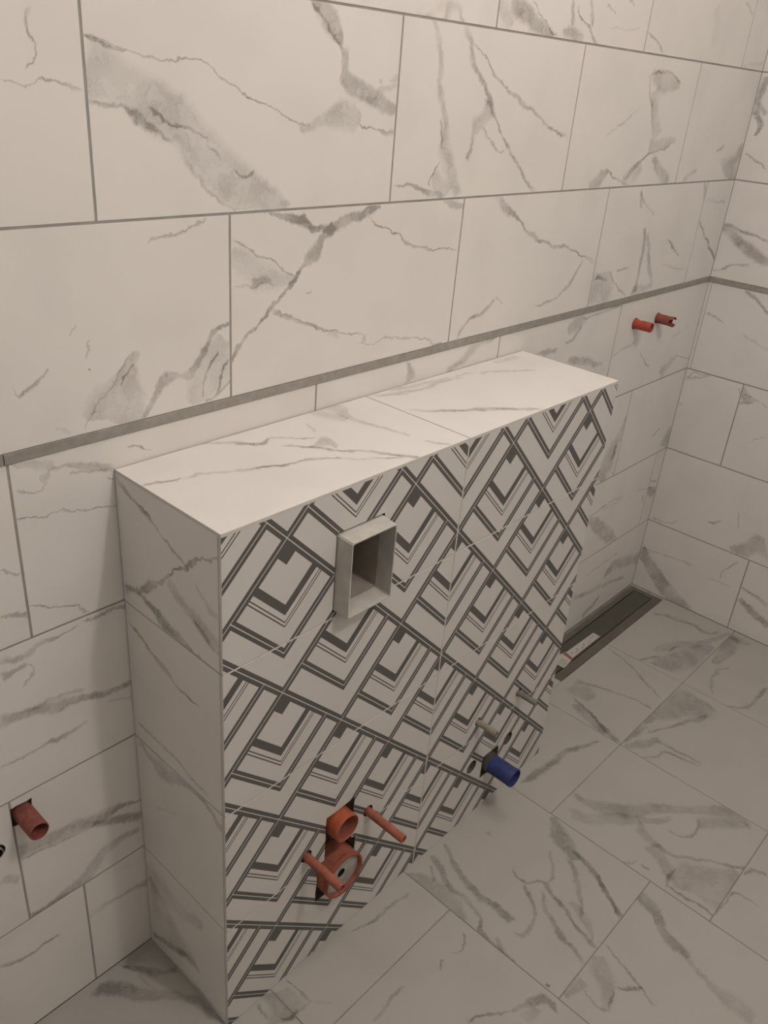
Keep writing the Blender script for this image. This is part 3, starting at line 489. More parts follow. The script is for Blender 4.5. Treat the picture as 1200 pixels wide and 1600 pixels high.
        mr = nt.nodes.new('ShaderNodeMapRange'); mr.interpolation_type = 'SMOOTHSTEP'
        mr.inputs['From Min'].default_value = 0.0; mr.inputs['From Max'].default_value = 0.035
        mr.inputs['To Min'].default_value = generic; mr.inputs['To Max'].default_value = 0.0
        L(q, mr.inputs['Value'])
        n3 = nt.nodes.new('ShaderNodeTexNoise'); n3.inputs['Scale'].default_value = 3.3
        L(a.outputs[0], n3.inputs['Vector'])
        mk = nt.nodes.new('ShaderNodeMapRange'); mk.interpolation_type = 'SMOOTHSTEP'
        mk.inputs['From Min'].default_value = 0.48; mk.inputs['From Max'].default_value = 0.62
        L(n3.outputs['Fac'], mk.inputs['Value'])
        f = math_node(nt, 'MULTIPLY', mr.outputs[0], mk.outputs[0])
        total = f if total is None else math_node(nt, 'ADD', total, f)
    # faint print mottling
    n4 = nt.nodes.new('ShaderNodeTexNoise'); n4.inputs['Scale'].default_value = 7; n4.inputs['Detail'].default_value = 1; n4.noise_dimensions = '2D'
    L(p, n4.inputs['Vector'])
    mm = nt.nodes.new('ShaderNodeMapRange')
    mm.inputs['From Min'].default_value = 0.45; mm.inputs['From Max'].default_value = 0.75
    mm.inputs['To Min'].default_value = 0.0; mm.inputs['To Max'].default_value = 0.06
    L(n4.outputs['Fac'], mm.inputs['Value'])
    total = mm.outputs[0] if total is None else math_node(nt, 'ADD', total, mm.outputs[0])
    total = math_node(nt, 'MINIMUM', total, 0.88)
    mix = nt.nodes.new('ShaderNodeMix'); mix.data_type = 'RGBA'
    mix.inputs[6].default_value = (*(base or TILE_COL), 1); mix.inputs[7].default_value = (*(dark or VEIN_COL), 1)
    L(total, mix.inputs[0]); L(mix.outputs[2], b.inputs['Base Color'])
    b.inputs['Roughness'].default_value = 0.5
    b.inputs['Specular IOR Level'].default_value = 0.25
    return m

def pattern_material():
    """printed art-deco lattice, lines at 45 degrees, repeating every 0.302 m"""
    m, nt, b = new_mat('geometric_print_tile')
    L = nt.links.new
    uv = nt.nodes.new('ShaderNodeUVMap'); uv.uv_map = 'metres'
    s = nt.nodes.new('ShaderNodeSeparateXYZ'); L(uv.outputs[0], s.inputs[0])
    A = math_node(nt, 'ADD', s.outputs[0], s.outputs[1])
    B = math_node(nt, 'SUBTRACT', s.outputs[0], s.outputs[1])
    PA, PB = 0.3026, 0.3013
    pa = math_node(nt, 'SUBTRACT', -1.0147, A)
    qb = math_node(nt, 'ADD', B, 3.2235)
    p = math_node(nt, 'FLOORED_MODULO', pa, PA)
    q = math_node(nt, 'FLOORED_MODULO', qb, PB)
    dp = math_node(nt, 'PINGPONG', pa, PA/2)
    dq = math_node(nt, 'PINGPONG', qb, PB/2)
    mx = math_node(nt, 'MAXIMUM', p, q)
    def band(v, lo, hi):
        n = nt.nodes.new('ShaderNodeMath'); n.operation = 'COMPARE'
        L(v, n.inputs[0]); n.inputs[1].default_value = (lo+hi)/2; n.inputs[2].default_value = (hi-lo)/2
        return n.outputs[0]
    darks = [band(dp, -1, 0.0118), band(dq, -1, 0.0118), band(mx, 0.2085, 0.2305), band(mx, 0.1228, 0.1435),
             band(mx, 0.1557, 0.1590), band(mx, 0.1640, 0.1675), band(mx, -1, 0.048)]
    whites = [band(dp, -1, 0.0012), band(dq, -1, 0.0012), band(mx, 0.2183, 0.2207)]
    dk = darks[0]
    for d_ in darks[1:]: dk = math_node(nt, 'MAXIMUM', dk, d_)
    wh = whites[0]
    for w_ in whites[1:]: wh = math_node(nt, 'MAXIMUM', wh, w_)
    fac = math_node(nt, 'SUBTRACT', dk, wh, True)
    mix = nt.nodes.new('ShaderNodeMix'); mix.data_type = 'RGBA'
    mix.inputs[6].default_value = (0.62, 0.608, 0.585, 1); mix.inputs[7].default_value = (0.112, 0.106, 0.100, 1)
    L(fac, mix.inputs[0]); L(mix.outputs[2], b.inputs['Base Color'])
    b.inputs['Roughness'].default_value = 0.5
    b.inputs['Specular IOR Level'].default_value = 0.25
    return m

PATTERN = pattern_material()
GENERIC = marble('marble_print_tile', [], 5.0, 0.45)
GENERIC_FLOOR = marble('floor_marble_print_tile', [], 8.0, 0.45, FLOOR_COL, FLOOR_VEIN)
GROUT = plain('grey_grout', (0.34, 0.322, 0.30), 0.9, spec=0.1, noise=0.12)
GROUT_LIGHT = plain('pale_grout', (0.54, 0.52, 0.49), 0.9, spec=0.1, noise=0.1)
GROUT_FLOOR = plain('floor_grout', (0.24, 0.23, 0.21), 0.9, spec=0.1, noise=0.15)
TILE_BODY = plain('tile_body', (0.60, 0.585, 0.56), 0.6, spec=0.2)
PAINT = plain('white_paint', (0.88, 0.865, 0.84), 0.8, spec=0.2, noise=0.03, nscale=6)
RAW = plain('raw_pale_plaster', (0.59, 0.575, 0.55), 0.9, spec=0.1, noise=0.08, nscale=9)
ALU = plain('brushed_aluminium_strip', (0.32, 0.30, 0.275), 0.55, metal=0.15, spec=0.4, noise=0.12, nscale=60)
STEEL = plain('dark_stainless_steel', (0.135, 0.122, 0.103), 0.5, metal=0.1, spec=0.35, noise=0.08, nscale=25)
STEEL_COVER = plain('dark_steel_cover', (0.090, 0.086, 0.068), 0.45, metal=0.1, spec=0.35, noise=0.1, nscale=18)
GAP = plain('shadow_gap', (0.02, 0.018, 0.015), 0.9, spec=0.1)
RED = plain('red_plastic', (0.40, 0.075, 0.048), 0.5, spec=0.3, noise=0.15, nscale=60)
RED_DUSTY = plain('dusty_red_plastic', (0.27, 0.085, 0.072), 0.7, spec=0.2, noise=0.25, nscale=70)
RED_WORN = plain('worn_red_plastic', (0.25, 0.088, 0.072), 0.7, spec=0.2, noise=0.3, nscale=70)
ORANGE = plain('orange_plastic', (0.38, 0.092, 0.042), 0.5, spec=0.3, noise=0.15, nscale=50)
ORANGE_DUSTY = plain('dusty_orange_plastic', (0.31, 0.105, 0.07), 0.65, spec=0.25, noise=0.25, nscale=45)
BLUE = plain('blue_plastic', (0.036, 0.05, 0.165), 0.5, spec=0.3, noise=0.2, nscale=80)
SLEEVE = plain('beige_plastic', (0.27, 0.25, 0.21), 0.6, spec=0.25, noise=0.12, nscale=80)
SLEEVE_GREY = plain('grey_plastic', (0.20, 0.19, 0.165), 0.6, spec=0.25, noise=0.15, nscale=80)
CAP_GREY = plain('dusty_white_cap', (0.38, 0.365, 0.335), 0.7, spec=0.2, noise=0.25, nscale=40)
HOUSING = plain('dusty_white_plastic', (0.50, 0.485, 0.45), 0.55, spec=0.3, noise=0.12, nscale=35)
CAVITY = plain('dark_cavity', (0.33, 0.295, 0.255), 0.8, spec=0.1, noise=0.12)
CAVITY_DARK = plain('black_mechanism', (0.05, 0.048, 0.045), 0.5, spec=0.3)
RUBBLE = plain('raw_plaster', (0.17, 0.15, 0.12), 0.95, spec=0.05, noise=0.3, nscale=90)
PAPER = plain('white_paper', (0.50, 0.48, 0.445), 0.8, spec=0.2, noise=0.06, nscale=200)
PAPER_RED = plain('red_print', (0.30, 0.12, 0.115), 0.8, spec=0.2)
PAPER_GREEN = plain('grey_green_print', (0.38, 0.40, 0.34), 0.8, spec=0.2, noise=0.3, nscale=300)
INK = plain('grey_print', (0.30, 0.29, 0.27), 0.8, spec=0.2)
RUBBER = plain('dark_grey_rubber', (0.07, 0.063, 0.055), 0.7, spec=0.2)
FILLER = plain('white_filler', (0.70, 0.685, 0.655), 0.7, spec=0.15, noise=0.04)
ORANGE_HALF = plain('half_dusty_orange_plastic', (0.33, 0.10, 0.058), 0.6, spec=0.25, noise=0.45, nscale=14)
BRASS = plain('tarnished_brass', (0.28, 0.20, 0.11), 0.5, metal=0.4, spec=0.4, noise=0.3, nscale=90)

# ------------------------------------------------------------------ mesh helpers
def obj(name, verts, faces, mat, parent=None, loc=(0, 0, 0), smooth=False):
    me = bpy.data.meshes.new(name)
    me.from_pydata([tuple(v) for v in verts], [], faces)
    if mat is not None: me.materials.append(mat)
    if smooth:
        for f in me.polygons: f.use_smooth = True
    me.update()
    o = bpy.data.objects.new(name, me)
    C.objects.link(o)
    o.location = loc
    if parent is not None: o.parent = parent
    return o

def bm_obj(name, bm, mat, parent=None, loc=(0, 0, 0), smooth=None):
    bmesh.ops.recalc_face_normals(bm, faces=bm.faces[:])
    me = bpy.data.meshes.new(name)
    bm.to_mesh(me); bm.free()
    for m in (mat if isinstance(mat, (list, tuple)) else [mat]): me.materials.append(m)
    o = bpy.data.objects.new(name, me)
    C.objects.link(o)
    o.location = loc
    if parent is not None: o.parent = parent
    if smooth is not None:
        for f in me.polygons: f.use_smooth = True
        me.set_sharp_from_angle(angle=math.radians(smooth))
    return o

def box_bm(x0, x1, y0, y1, z0, z1, bm=None):
    bm = bm or bmesh.new()
    v = [bm.verts.new((x, y, z)) for z in (z0, z1) for y in (y0, y1) for x in (x0, x1)]
    for f in ((0, 1, 3, 2), (4, 5, 7, 6), (0, 1, 5, 4), (2, 3, 7, 6), (0, 2, 6, 4), (1, 3, 7, 5)):
        bm.faces.new([v[i] for i in f])
    return bm

def box(name, x0, x1, y0, y1, z0, z1, mat, parent=None, bevel=0.0):
    c = ((x0+x1)/2, (y0+y1)/2, (z0+z1)/2)
    bm = box_bm(x0-c[0], x1-c[0], y0-c[1], y1-c[1], z0-c[2], z1-c[2])
    if bevel:
        bmesh.ops.bevel(bm, geom=bm.edges[:], offset=bevel, segments=2, affect='EDGES', profile=0.6)
    return bm_obj(name, bm, mat, parent, rel(c, parent))

def world_of(o):
    p = Vector((0, 0, 0))
    while o is not None:
        p = p + o.location; o = o.parent
    return p

def rel(c, parent):
    return Vector(c) - world_of(parent) if parent is not None else Vector(c)

def lathe_y(profile, seg=40, bm=None, jag=None):
    """profile: [(radius, y)] swept about the Y axis"""
    bm = bm or bmesh.new()
    rings = []
    for k, (r, y) in enumerate(profile):
        ring = []
        for s in range(seg):
            a = 2*math.pi*s/seg
            yy = y + (jag(k, a) if jag else 0.0)
            ring.append(bm.verts.new((r*math.cos(a), yy, r*math.sin(a))))
        rings.append(ring)
    for a, b_ in zip(rings, rings[1:]):
        for s in range(seg):
            bm.faces.new((a[s], a[(s+1) % seg], b_[(s+1) % seg], b_[s]))
    return bm, rings

def empty(name, loc, label, cat, group=None):
    o = bpy.data.objects.new(name, None)
    C.objects.link(o)
    o.location = loc; o.empty_display_size = 0.05
    tag(o, label, cat, group)
    return o

def tag(o, label, cat, group=None):
    o['label'] = label; o['category'] = cat
    if group: o['group'] = group
    return o

def structure(o, label=None):
    o['kind'] = 'structure'
    if label: o['label'] = label
    return o

# plane: (u, v, depth) -> world; depth > 0 goes behind the visible face
PLANES = {
    'B': lambda u, v, d: (u, d, v),
    'R': lambda u, v, d: (d, u, v),
    'F': lambda u, v, d: (u, v, -d),
    'T': lambda u, v, d: (u, v, H-d),
    'L': lambda u, v, d: (XL+d, u, v),
    'E': lambda u, v, d: (XR-d, u, v),
    'P': lambda u, v, d: (u, -D+d, v),
}
def point_in(pl, u0, u1, v0, v1):
    """veins that run for a good part of their length on this tile"""
    res = []
    for (p, i, s, pts) in VEINS:
        if p != pl: continue
        tot = ins = 0
        for q, r in zip(pts, pts[1:]):
            n = max(2, int(math.hypot(r[0]-q[0], r[1]-q[1])/0.004))
            for k in range(n):
                t = (k+0.5)/n; u = q[0]+(r[0]-q[0])*t; v = q[1]+(r[1]-q[1])*t
                tot += 1; ins += u0 <= u <= u1 and v0 <= v <= v1
        if ins > 0.4*tot: res.append((i, s, pts))
    return res

def tile(name, pl, u0, u1, v0, v1, parent, mat=None, gaps=(G, G, G, G), generic=0.0):
    """one tile with its own edges: chamfered face, sides, back"""
    if mat is None:
        vs = point_in(pl, u0, u1, v0, v1)
        if pl == 'F':
            mat = marble('floor_marble_print_tile', vs, rnd.uniform(0, 50), generic, FLOOR_COL, FLOOR_VEIN) if vs else GENERIC_FLOOR
        else:
            mat = marble('marble_print_tile', vs, rnd.uniform(0, 50), generic) if vs else GENERIC
    a0, a1, b0, b1 = u0+gaps[0], u1-gaps[1], v0+gaps[2], v1-gaps[3]
    f = PLANES[pl]; ch = 0.0005
    c = Vector(f((a0+a1)/2, (b0+b1)/2, TH/2))
    vv, uvs = [], []
    for (e, dpt) in ((0, TH), (0, ch), (ch, 0)):
        for (u, v) in ((a0+e, b0+e), (a1-e, b0+e), (a1-e, b1-e), (a0+e, b1-e)):
            vv.append(Vector(f(u, v, dpt)) - c); uvs.append((u, v))
    faces = [(3, 2, 1, 0), (8, 9, 10, 11)]      # back, printed face, then sides and chamfers
    for k in range(4):
        n = (k+1) % 4
        faces += [(k, n, 4+n, 4+k), (4+k, 4+n, 8+n, 8+k)]
    bm = bmesh.new()
    bv = [bm.verts.new(v) for v in vv]
    uvl = bm.loops.layers.uv.new('metres')
    for fc in faces:
        fa = bm.faces.new([bv[i] for i in fc])
        for lp, i in zip(fa.loops, fc): lp[uvl].uv = uvs[i]
        fa.material_index = 0 if min(fc) >= 8 or (min(fc) >= 4 and pl == 'F') else 1
    return bm_obj(name, bm, [mat, TILE_BODY], parent, rel(c, parent))

def cut(targets, cutter_bm):
    me = bpy.data.meshes.new('cutter'); bmesh.ops.recalc_face_normals(cutter_bm, faces=cutter_bm.faces[:])
    cutter_bm.to_mesh(me); cutter_bm.free()
    me.materials.append(RUBBLE)
    co = bpy.data.objects.new('cutter', me); C.objects.link(co)
    for t in targets:
        md = t.modifiers.new('cut', 'BOOLEAN'); md.operation = 'DIFFERENCE'; md.object = co; md.solver = 'EXACT'
        try: md.material_mode = 'TRANSFER'
        except Exception: pass
    bpy.context.view_layer.update()
    dg = bpy.context.evaluated_depsgraph_get()
    for t in targets:
        nm = bpy.data.meshes.new_from_object(t.evaluated_get(dg))
        old = t.data; t.modifiers.clear(); t.data = nm
        nm.name = t.name
        bpy.data.meshes.remove(old)
    bpy.data.objects.remove(co); bpy.data.meshes.remove(me)

def cyl_cutter(x, z, r, y0, y1, seg=32):
    bm, rings = lathe_y([(r, y0), (r, y1)], seg)
    bm.faces.new(rings[0]); bm.faces.new(rings[1])
    for v in bm.verts: v.co += Vector((x, 0, z))
    return bm

def box_cutter(x0, x1, z0, z1, y0, y1, rough=0.0, seed=1):
    if not rough: return box_bm(x0, x1, y0, y1, z0, z1)
    rr = random.Random(seed)
    pts = []
    cs = [(x0, z0), (x1, z0), (x1, z1), (x0, z1)]
    for k in range(4):
        a, b_ = cs[k], cs[(k+1) % 4]
        for s in range(4):
            t = s/4
            pts.append((a[0]+(b_[0]-a[0])*t + rr.uniform(-rough, rough), a[1]+(b_[1]-a[1])*t + rr.uniform(-rough, rough)))
    bm = bmesh.new()
    f = [bm.verts.new((p[0], y0, p[1])) for p in pts]; g = [bm.verts.new((p[0], y1, p[1])) for p in pts]
    bm.faces.new(f); bm.faces.new(g)
    for k in range(len(pts)):
        n = (k+1) % len(pts)
        bm.faces.new((f[k], f[n], g[n], g[k]))
    return bm

# ------------------------------------------------------------------ the room
wall_back = structure(box('wall_back', ROOM_X, 0.0, REC, 0.14, 0.0, CEIL, GROUT), 'white marble-look tiled back wall behind the box')
wall_right = structure(box('wall_right', REC, 0.14, ROOM_Y, REC, 0.0, CEIL, GROUT), 'white marble-look tiled wall on the right')
floor = structure(box('floor', ROOM_X, 0.0, ROOM_Y, 0.0, -0.15, -REC, GROUT_FLOOR), 'grey-white marble-look tiled floor')
structure(box('ceiling', ROOM_X, 0.0, ROOM_Y, 0.0, CEIL, CEIL+0.12, PAINT), 'white painted ceiling')
structure(box('wall_left', ROOM_X-0.12, ROOM_X, ROOM_Y, 0.14, 0.0, CEIL, RAW), 'pale plaster wall on the left, outside the view')
structure(box('wall_front', ROOM_X, 0.14, ROOM_Y-0.12, ROOM_Y, 0.0, CEIL, RAW), 'pale plaster wall behind the camera')

def course(pl, z0, z1, start, end, seam, pitch, parent, store, gaps=(G, G)):
    """one row of 600 mm tiles; seam is any joint position in the row"""
    k = math.floor((start - seam)/pitch)
    js = [start]
    x = seam + k*pitch
    while x < end - 0.01:
        if x > start + 0.01: js.append(x)
        x += pitch
    js.append(end)
    for a, b_ in zip(js, js[1:]):
        store.append((tile('tile', pl, a, b_, z0, z1, parent, gaps=(G if a != start else 0.0005, G if b_ != end else 0.0008, gaps[0], gaps[1])), a, b_, z0, z1))

back_tiles = []
PITCH_X = 0.603
for (z0, z1, seam, g) in ((0.0, Z3, -2.3786, (0.001, G)), (Z3, Z2, -2.488, (G, G)), (Z2, Z1, -0.401, (G, G)),
                          (Z1, TB, -2.4095, (G, 0.0)), (TT, ZA, -2.0101, (0.0, G)), (ZA, ZB, -2.2401, (G, G)),
                          (ZB, ZC, -1.3695, (G, G)), (ZC, 2.4445, -2.2, (G, G)), (2.4445, 2.7495, -1.9, (G, G)), (2.7495, CEIL, -2.1, (G, 0.0))):
    course('B', z0, z1, ROOM_X, 0.0, seam, PITCH_X, wall_back, back_tiles, g)

right_tiles = []
for (z0, z1, seam, g) in ((0.0, Z3, -0.3985, (0.001, G)), (Z3, Z2, -0.52, (G, G)), (Z2, Z1, -0.2064, (G, G)),
                          (Z1, TB, -0.46, (G, 0.0)), (TT, ZA, -0.36, (0.0, G)), (ZA, ZB, -0.55, (G, G)),
                          (ZB, ZC, -0.3, (G, G)), (ZC, 2.4445, -0.5, (G, G)), (2.4445, 2.7495, -0.2, (G, G)), (2.7495, CEIL, -0.4, (G, 0.0))):
    end = -0.0125 if z0 == Z1 else -0.0002
    course('R', z0, z1, ROOM_Y, end, seam, PITCH_X, wall_right, right_tiles, g)
# narrow filler strip in the corner under the metal strip
tile('filler_strip', 'R', -0.0118, -0.0003, Z1, TB, wall_right, mat=FILLER, gaps=(0.0, 0.0, G, 0.0))

# metal strip, a little proud of the tiles
structure(box('trim_1', -2.4135, -0.0022, -0.0022, 0.0045, TB+0.0006, TT-0.0006, ALU, bevel=0.0006), 'brushed metal strip running along the tiled back wall')
structure(box('trim_2', -0.0022, 0.0045, ROOM_Y+0.01, -0.0001, TB+0.0006, TT-0.0006, ALU, bevel=0.0006), 'brushed metal strip on the right-hand tiled wall')
structure(box('trim_3', ROOM_X+0.005, -2.4145, -0.0022, 0.0045, TB+0.0006, TT-0.0006, ALU, bevel=0.0006), 'short end piece of metal strip at the left edge of the back wall')

# floor tiles, column by column
DR_X0, DR_X1, DR_Y0, DR_Y1 = -0.757, -0.0155, -0.1405, -0.0105
cols = [(ROOM_X, -3.0, [-0.70, -1.16, -1.62, -2.08, -2.54]),
        (-3.0, -2.565, [-0.42, -0.88, -1.34, -1.80, -2.26, -2.72]), (-2.565, -2.132, [-0.72, -1.18, -1.64, -2.10, -2.56]),
        (-2.132, -1.7014, [-0.4217, -0.88, -1.34, -1.80, -2.26, -2.72]), (-1.7014, -1.2704, [-0.2725, -0.7249, -1.18, -1.64, -2.10, -2.56]),
        (-1.2704, -0.8822, [-0.4284, -0.8805, -1.34, -1.80, -2.26, -2.72]), (-0.8822, -0.4498, [-0.4284, -0.8805, -1.34, -1.80, -2.26, -2.72]),
        (-0.4498, 0.0, [-0.4284, -0.8805, -1.34, -1.80, -2.26, -2.72])]
GF = 0.0012
for (x0, x1, ys) in cols:
    edges = [0.0] + [y for y in ys if y > ROOM_Y + 0.02] + [ROOM_Y]
    for y1, y0 in zip(edges, edges[1:]):
        if y1 == 0.0 and x1 > -0.8:
            if x0 < DR_X0:
                tile('tile', 'F', x0, DR_X0-0.0005, DR_Y0-0.0015, 0.0, floor, gaps=(GF, GF, GF, 0.001))
            tile('tile', 'F', x0, x1, y0, DR_Y0-0.0015, floor, gaps=(GF, GF, GF, 0.0004))
            if x0 > -0.5:
                tile('tile', 'F', DR_X1, 0.0, DR_Y0-0.0015, 0.0, floor, mat=GENERIC_FLOOR, gaps=(0.0006, 0.001, 0.0, 0.001))
            continue
        tile('tile', 'F', x0, x1, y0, y1, floor, gaps=(GF, GF, GF, GF))
# recess for the drain channel
cut([floor], box_bm(DR_X0-0.0008, DR_X1+0.0008, DR_Y0-0.0008, DR_Y1+0.0008, -0.06, 0.02))

# ------------------------------------------------------------------ the tiled box
bx = empty('tiled_installation_box', ((XL+XR)/2, -D/2, 0.0),
           'low boxed-in wall unit with black and white geometric tiles and marble-look top', 'installation box')
core = box('core', XL+REC, XR-REC, -D+0.0005, -0.0005, 0.0003, H-REC, GROUT, bx)
core.data.materials.append(GROUT_LIGHT)
for f in core.data.polygons:
    if f.normal.y < -0.5: f.material_index = 1
E = 0.0048
front = []
for (x0, x1) in ((XL, XS), (XS, XR)):
    for (z0, z1) in ((0.0, Z3), (Z3, Z2), (Z2, Z1), (Z1, H)):
        g = [0.0018, 0.0018, 0.0013, 0.0013]
        if x0 == XL: g[0] = 0.0
        if x1 == XR: g[1] = 0.0
        if z0 == 0.0: g[2] = 0.001
        if z1 == H: g[3] = E+0.0008
        t = tile('patterned_tile', 'P', x0, x1, z0, z1, bx, mat=PATTERN, gaps=g)
        front.append((t, x0, x1, z0, z1))
for (z0, z1) in ((0.0, Z3), (Z3, Z2), (Z2, Z1), (Z1, H)):
    top = E+0.0008 if z1 == H else 0.0013
    tile('marble_tile', 'L', -D+TH, -0.0006, z0, z1, bx, gaps=(0.0014, 0.0016, 0.001, top))
    tile('marble_tile', 'E', -D+TH, -0.0006, z0, z1, bx, mat=GENERIC, gaps=(0.0012, 0.0012, 0.001, top))
tile('marble_tile', 'T', XL, XS, -D, -0.0006, bx, gaps=(0, 0.0012, 0, 0.0032))
tile('marble_tile', 'T', XS, XR, -D, -0.0006, bx, gaps=(0.0012, 0, 0, 0.0032))

def front_targets(x0, x1, z0, z1):
    return [core] + [t for (t, a, b_, c, d_) in front if a < x1 and b_ > x0 and c < z1 and d_ > z0]
def back_targets(x0, x1, z0, z1):
    return [wall_back] + [t for (t, a, b_, c, d_) in back_tiles if a < x1 and b_ > x0 and c < z1 and d_ > z0]

# ------------------------------------------------------------------ inspection opening housing
HX0, HX1, HZ0, HZ1 = -2.0095, -1.8955, 0.9205, 1.0715
cut(front_targets(HX0, HX1, HZ0, HZ1), box_cutter(HX0-0.0012, HX1+0.0012, HZ0-0.0034, HZ1+0.0014, -D-0.05, -D+0.115))
hs = empty('flush_plate_housing', ((HX0+HX1)/2, -D, HZ0), 'pale plastic flush plate housing sticking out of the patterned tiles', 'housing')
def frame_tube(name, x0, x1, z0, z1, t, y0, y1, mat, parent, skew=0.0):
    bm = bmesh.new()
    def ring(e, y, s=0.0):
        return [bm.verts.new((x, y, z)) for (x, z) in ((x0+e+s*0.004, z0+e-s*0.004), (x1-e-s*0.002, z0+e-s*0.003), (x1-e-s*0.002, z1-e-s*0.006), (x0+e+s*0.004, z1-e-s*0.006))]
    rs = [ring(0, y1), ring(0, y0, skew), ring(t, y0, skew), ring(t, y1)]
    for a, b_ in zip(rs, rs[1:]):
        for k in range(4):
            n = (k+1) % 4; bm.faces.new((a[k], a[n], b_[n], b_[k]))
    for k in range(4):
        n = (k+1) % 4; bm.faces.new((rs[3][k], rs[3][n], rs[0][n], rs[0][k]))
    outer = [e for e in bm.edges if abs(e.verts[0].co.x-e.verts[1].co.x) < 0.006 and abs(e.verts[0].co.z-e.verts[1].co.z) < 0.008]
    bmesh.ops.bevel(bm, geom=outer, offset=0.0016, segments=2, affect='EDGES')
    off = world_of(parent)
    for v in bm.verts: v.co -= off
    return bm_obj(name, bm, mat, parent, smooth=40)
frame_tube('sleeve', HX0, HX1, HZ0, HZ1, 0.0022, -D-0.0325, -D+0.022, HOUSING, hs, 1.0)
frame_tube('inner_liner', HX0+0.0025, HX1-0.0025, HZ0+0.0025, HZ1-0.0025, 0.0012, -D+0.004, -D+0.108, CAVITY, hs)
box('back_plate', HX0+0.004, HX1-0.004, -D+0.106, -D+0.110, HZ0+0.004, HZ1-0.004, CAVITY_DARK, hs)
box('valve_body', HX0+0.006, HX0+0.030, -D+0.055, -D+0.105, HZ0+0.005, HZ1-0.010, CAVITY_DARK, hs, 0.003)
bm, _ = lathe_y([(0.0001, 0), (0.006, 0), (0.006, 0.11), (0.0001, 0.11)], 16)
bmesh.ops.rotate(bm, verts=bm.verts[:], cent=(0, 0, 0), matrix=Matrix.Rotation(math.pi/2, 3, 'X'))
bm_obj('lift_rod', bm, SLEEVE_GREY, hs, rel((HX0+0.042, -D+0.088, HZ0+0.005), hs), smooth=40)

# ------------------------------------------------------------------ pipes and sleeves
def pipe(name, x, z, y, r, length, wall, mat, label, cat, group=None, cap=None, inner=None, flare=0.0, notch=0, depth=0.02, seg=36, lip=0.0, collar=None, base_ring=None):
    """round tube sticking out of the surface at y; open end towards the room"""
    o = empty(name, (x, y, z), label, cat, group)
    prof = [(r, depth), (r*1.0, -length*0.25), (r*0.995, -length*0.7), (r+flare, -length+0.0015), (r+flare-0.0008, -length), (r+flare-wall+0.0004, -length), (r+flare-wall, -length+0.001)]
    jag = None
    if notch:
        def jag(k, a):
            if k < 3: return 0.0
            s = (a*notch/(2*math.pi) + 0.18) % 1.0
            return 0.0115 if s < 0.30 else 0.0
    bm, rings = lathe_y(prof, seg*(3 if notch else 1), jag=jag)
    bm_obj('tube', bm, mat, o, smooth=35)
    bm, rings = lathe_y([(r+flare-wall, -length+0.001+(0.012 if notch else 0)), (r-wall, -length*0.5+ (0.004 if notch else 0)), (r-wall, depth-0.004), (0.0003, depth-0.005)], seg)
    bm_obj('bore', bm, inner or mat, o, smooth=35)
    if collar is not None:
        bm, rings = lathe_y([(r+0.0002, -length*0.60), (r+0.0008, -length*0.63), (r+0.0008, -length+0.001), (r+0.0002, -length-0.0003), (r-wall*0.6, -length-0.0004)], seg)
        bm_obj('collar', bm, collar, o, smooth=35)
    if base_ring is not None:
        bm, rings = lathe_y([(r+0.0002, 0.010), (r+0.0035, 0.008), (r+0.0030, -0.007), (r+0.0008, -0.010), (r-0.0002, -0.010)], seg)
        bm_obj('rubber_ring', bm, base_ring, o, smooth=35)
    if cap is not None:
        bm, rings = lathe_y([(r-wall+0.0005, -length+0.010), (r*0.9, -length+0.009), (r*0.34, -length+0.0105), (r*0.20, -length+0.0115)], seg)
        bm_obj('cap', bm, cap, o, smooth=35)
        bm, rings = lathe_y([(r*0.20, -length+0.0115), (r*0.19, -length+0.02), (0.0003, -length+0.0205)], 20)
        bm_obj('cap_hole', bm, GAP, o, smooth=35)
    return o

# back wall, right-hand pair
for (x, z) in ((-0.4923, 1.1354), (-0.3425, 1.1312)):
    cut(back_targets(x-0.02, x+0.02, z-0.02, z+0.02), cyl_cutter(x, z, 0.0172, -0.02, 0.04))
p1 = pipe('water_pipe_plug', -0.4923, 1.1354, 0.0, 0.0146, 0.056, 0.0022, RED, 'bright red pipe stub on the back wall, nearer the patterned box', 'pipe', inner=ORANGE)
box('sticker', -0.4975, -0.4905, -0.0225, -0.0140, 1.1488, 1.1500, PAPER, p1)
p2 = pipe('water_pipe_plug', -0.3425, 1.1312, 0.0, 0.0146, 0.057, 0.0022, RED_DUSTY, 'dusty red pipe stub with notched rim, nearest the room corner', 'pipe', flare=0.0016, notch=2)

# back wall, left edge
cut(back_targets(-2.4885, -2.4515, 0.541, 0.580), box_cutter(-2.4885, -2.4505, 0.5395, 0.5815, -0.02, 0.05, 0.0012, 4))
pipe('water_pipe_plug', -2.4672, 0.5585, 0.0, 0.0176, 0.056, 0.002, RED_WORN, 'worn red pipe stub low on the back wall, left of the box', 'pipe', inner=RED_DUSTY, depth=0.04)
cut(back_targets(-2.538, -2.508, 0.488, 0.519), cyl_cutter(-2.5225, 0.5035, 0.0155, -0.02, 0.04))
pipe('sleeve_tube', -2.5232, 0.5015, 0.004, 0.0118, 0.008, 0.002, SLEEVE, 'small pale pipe end in a hole at the left edge of the photo', 'pipe', inner=GAP, depth=0.03)

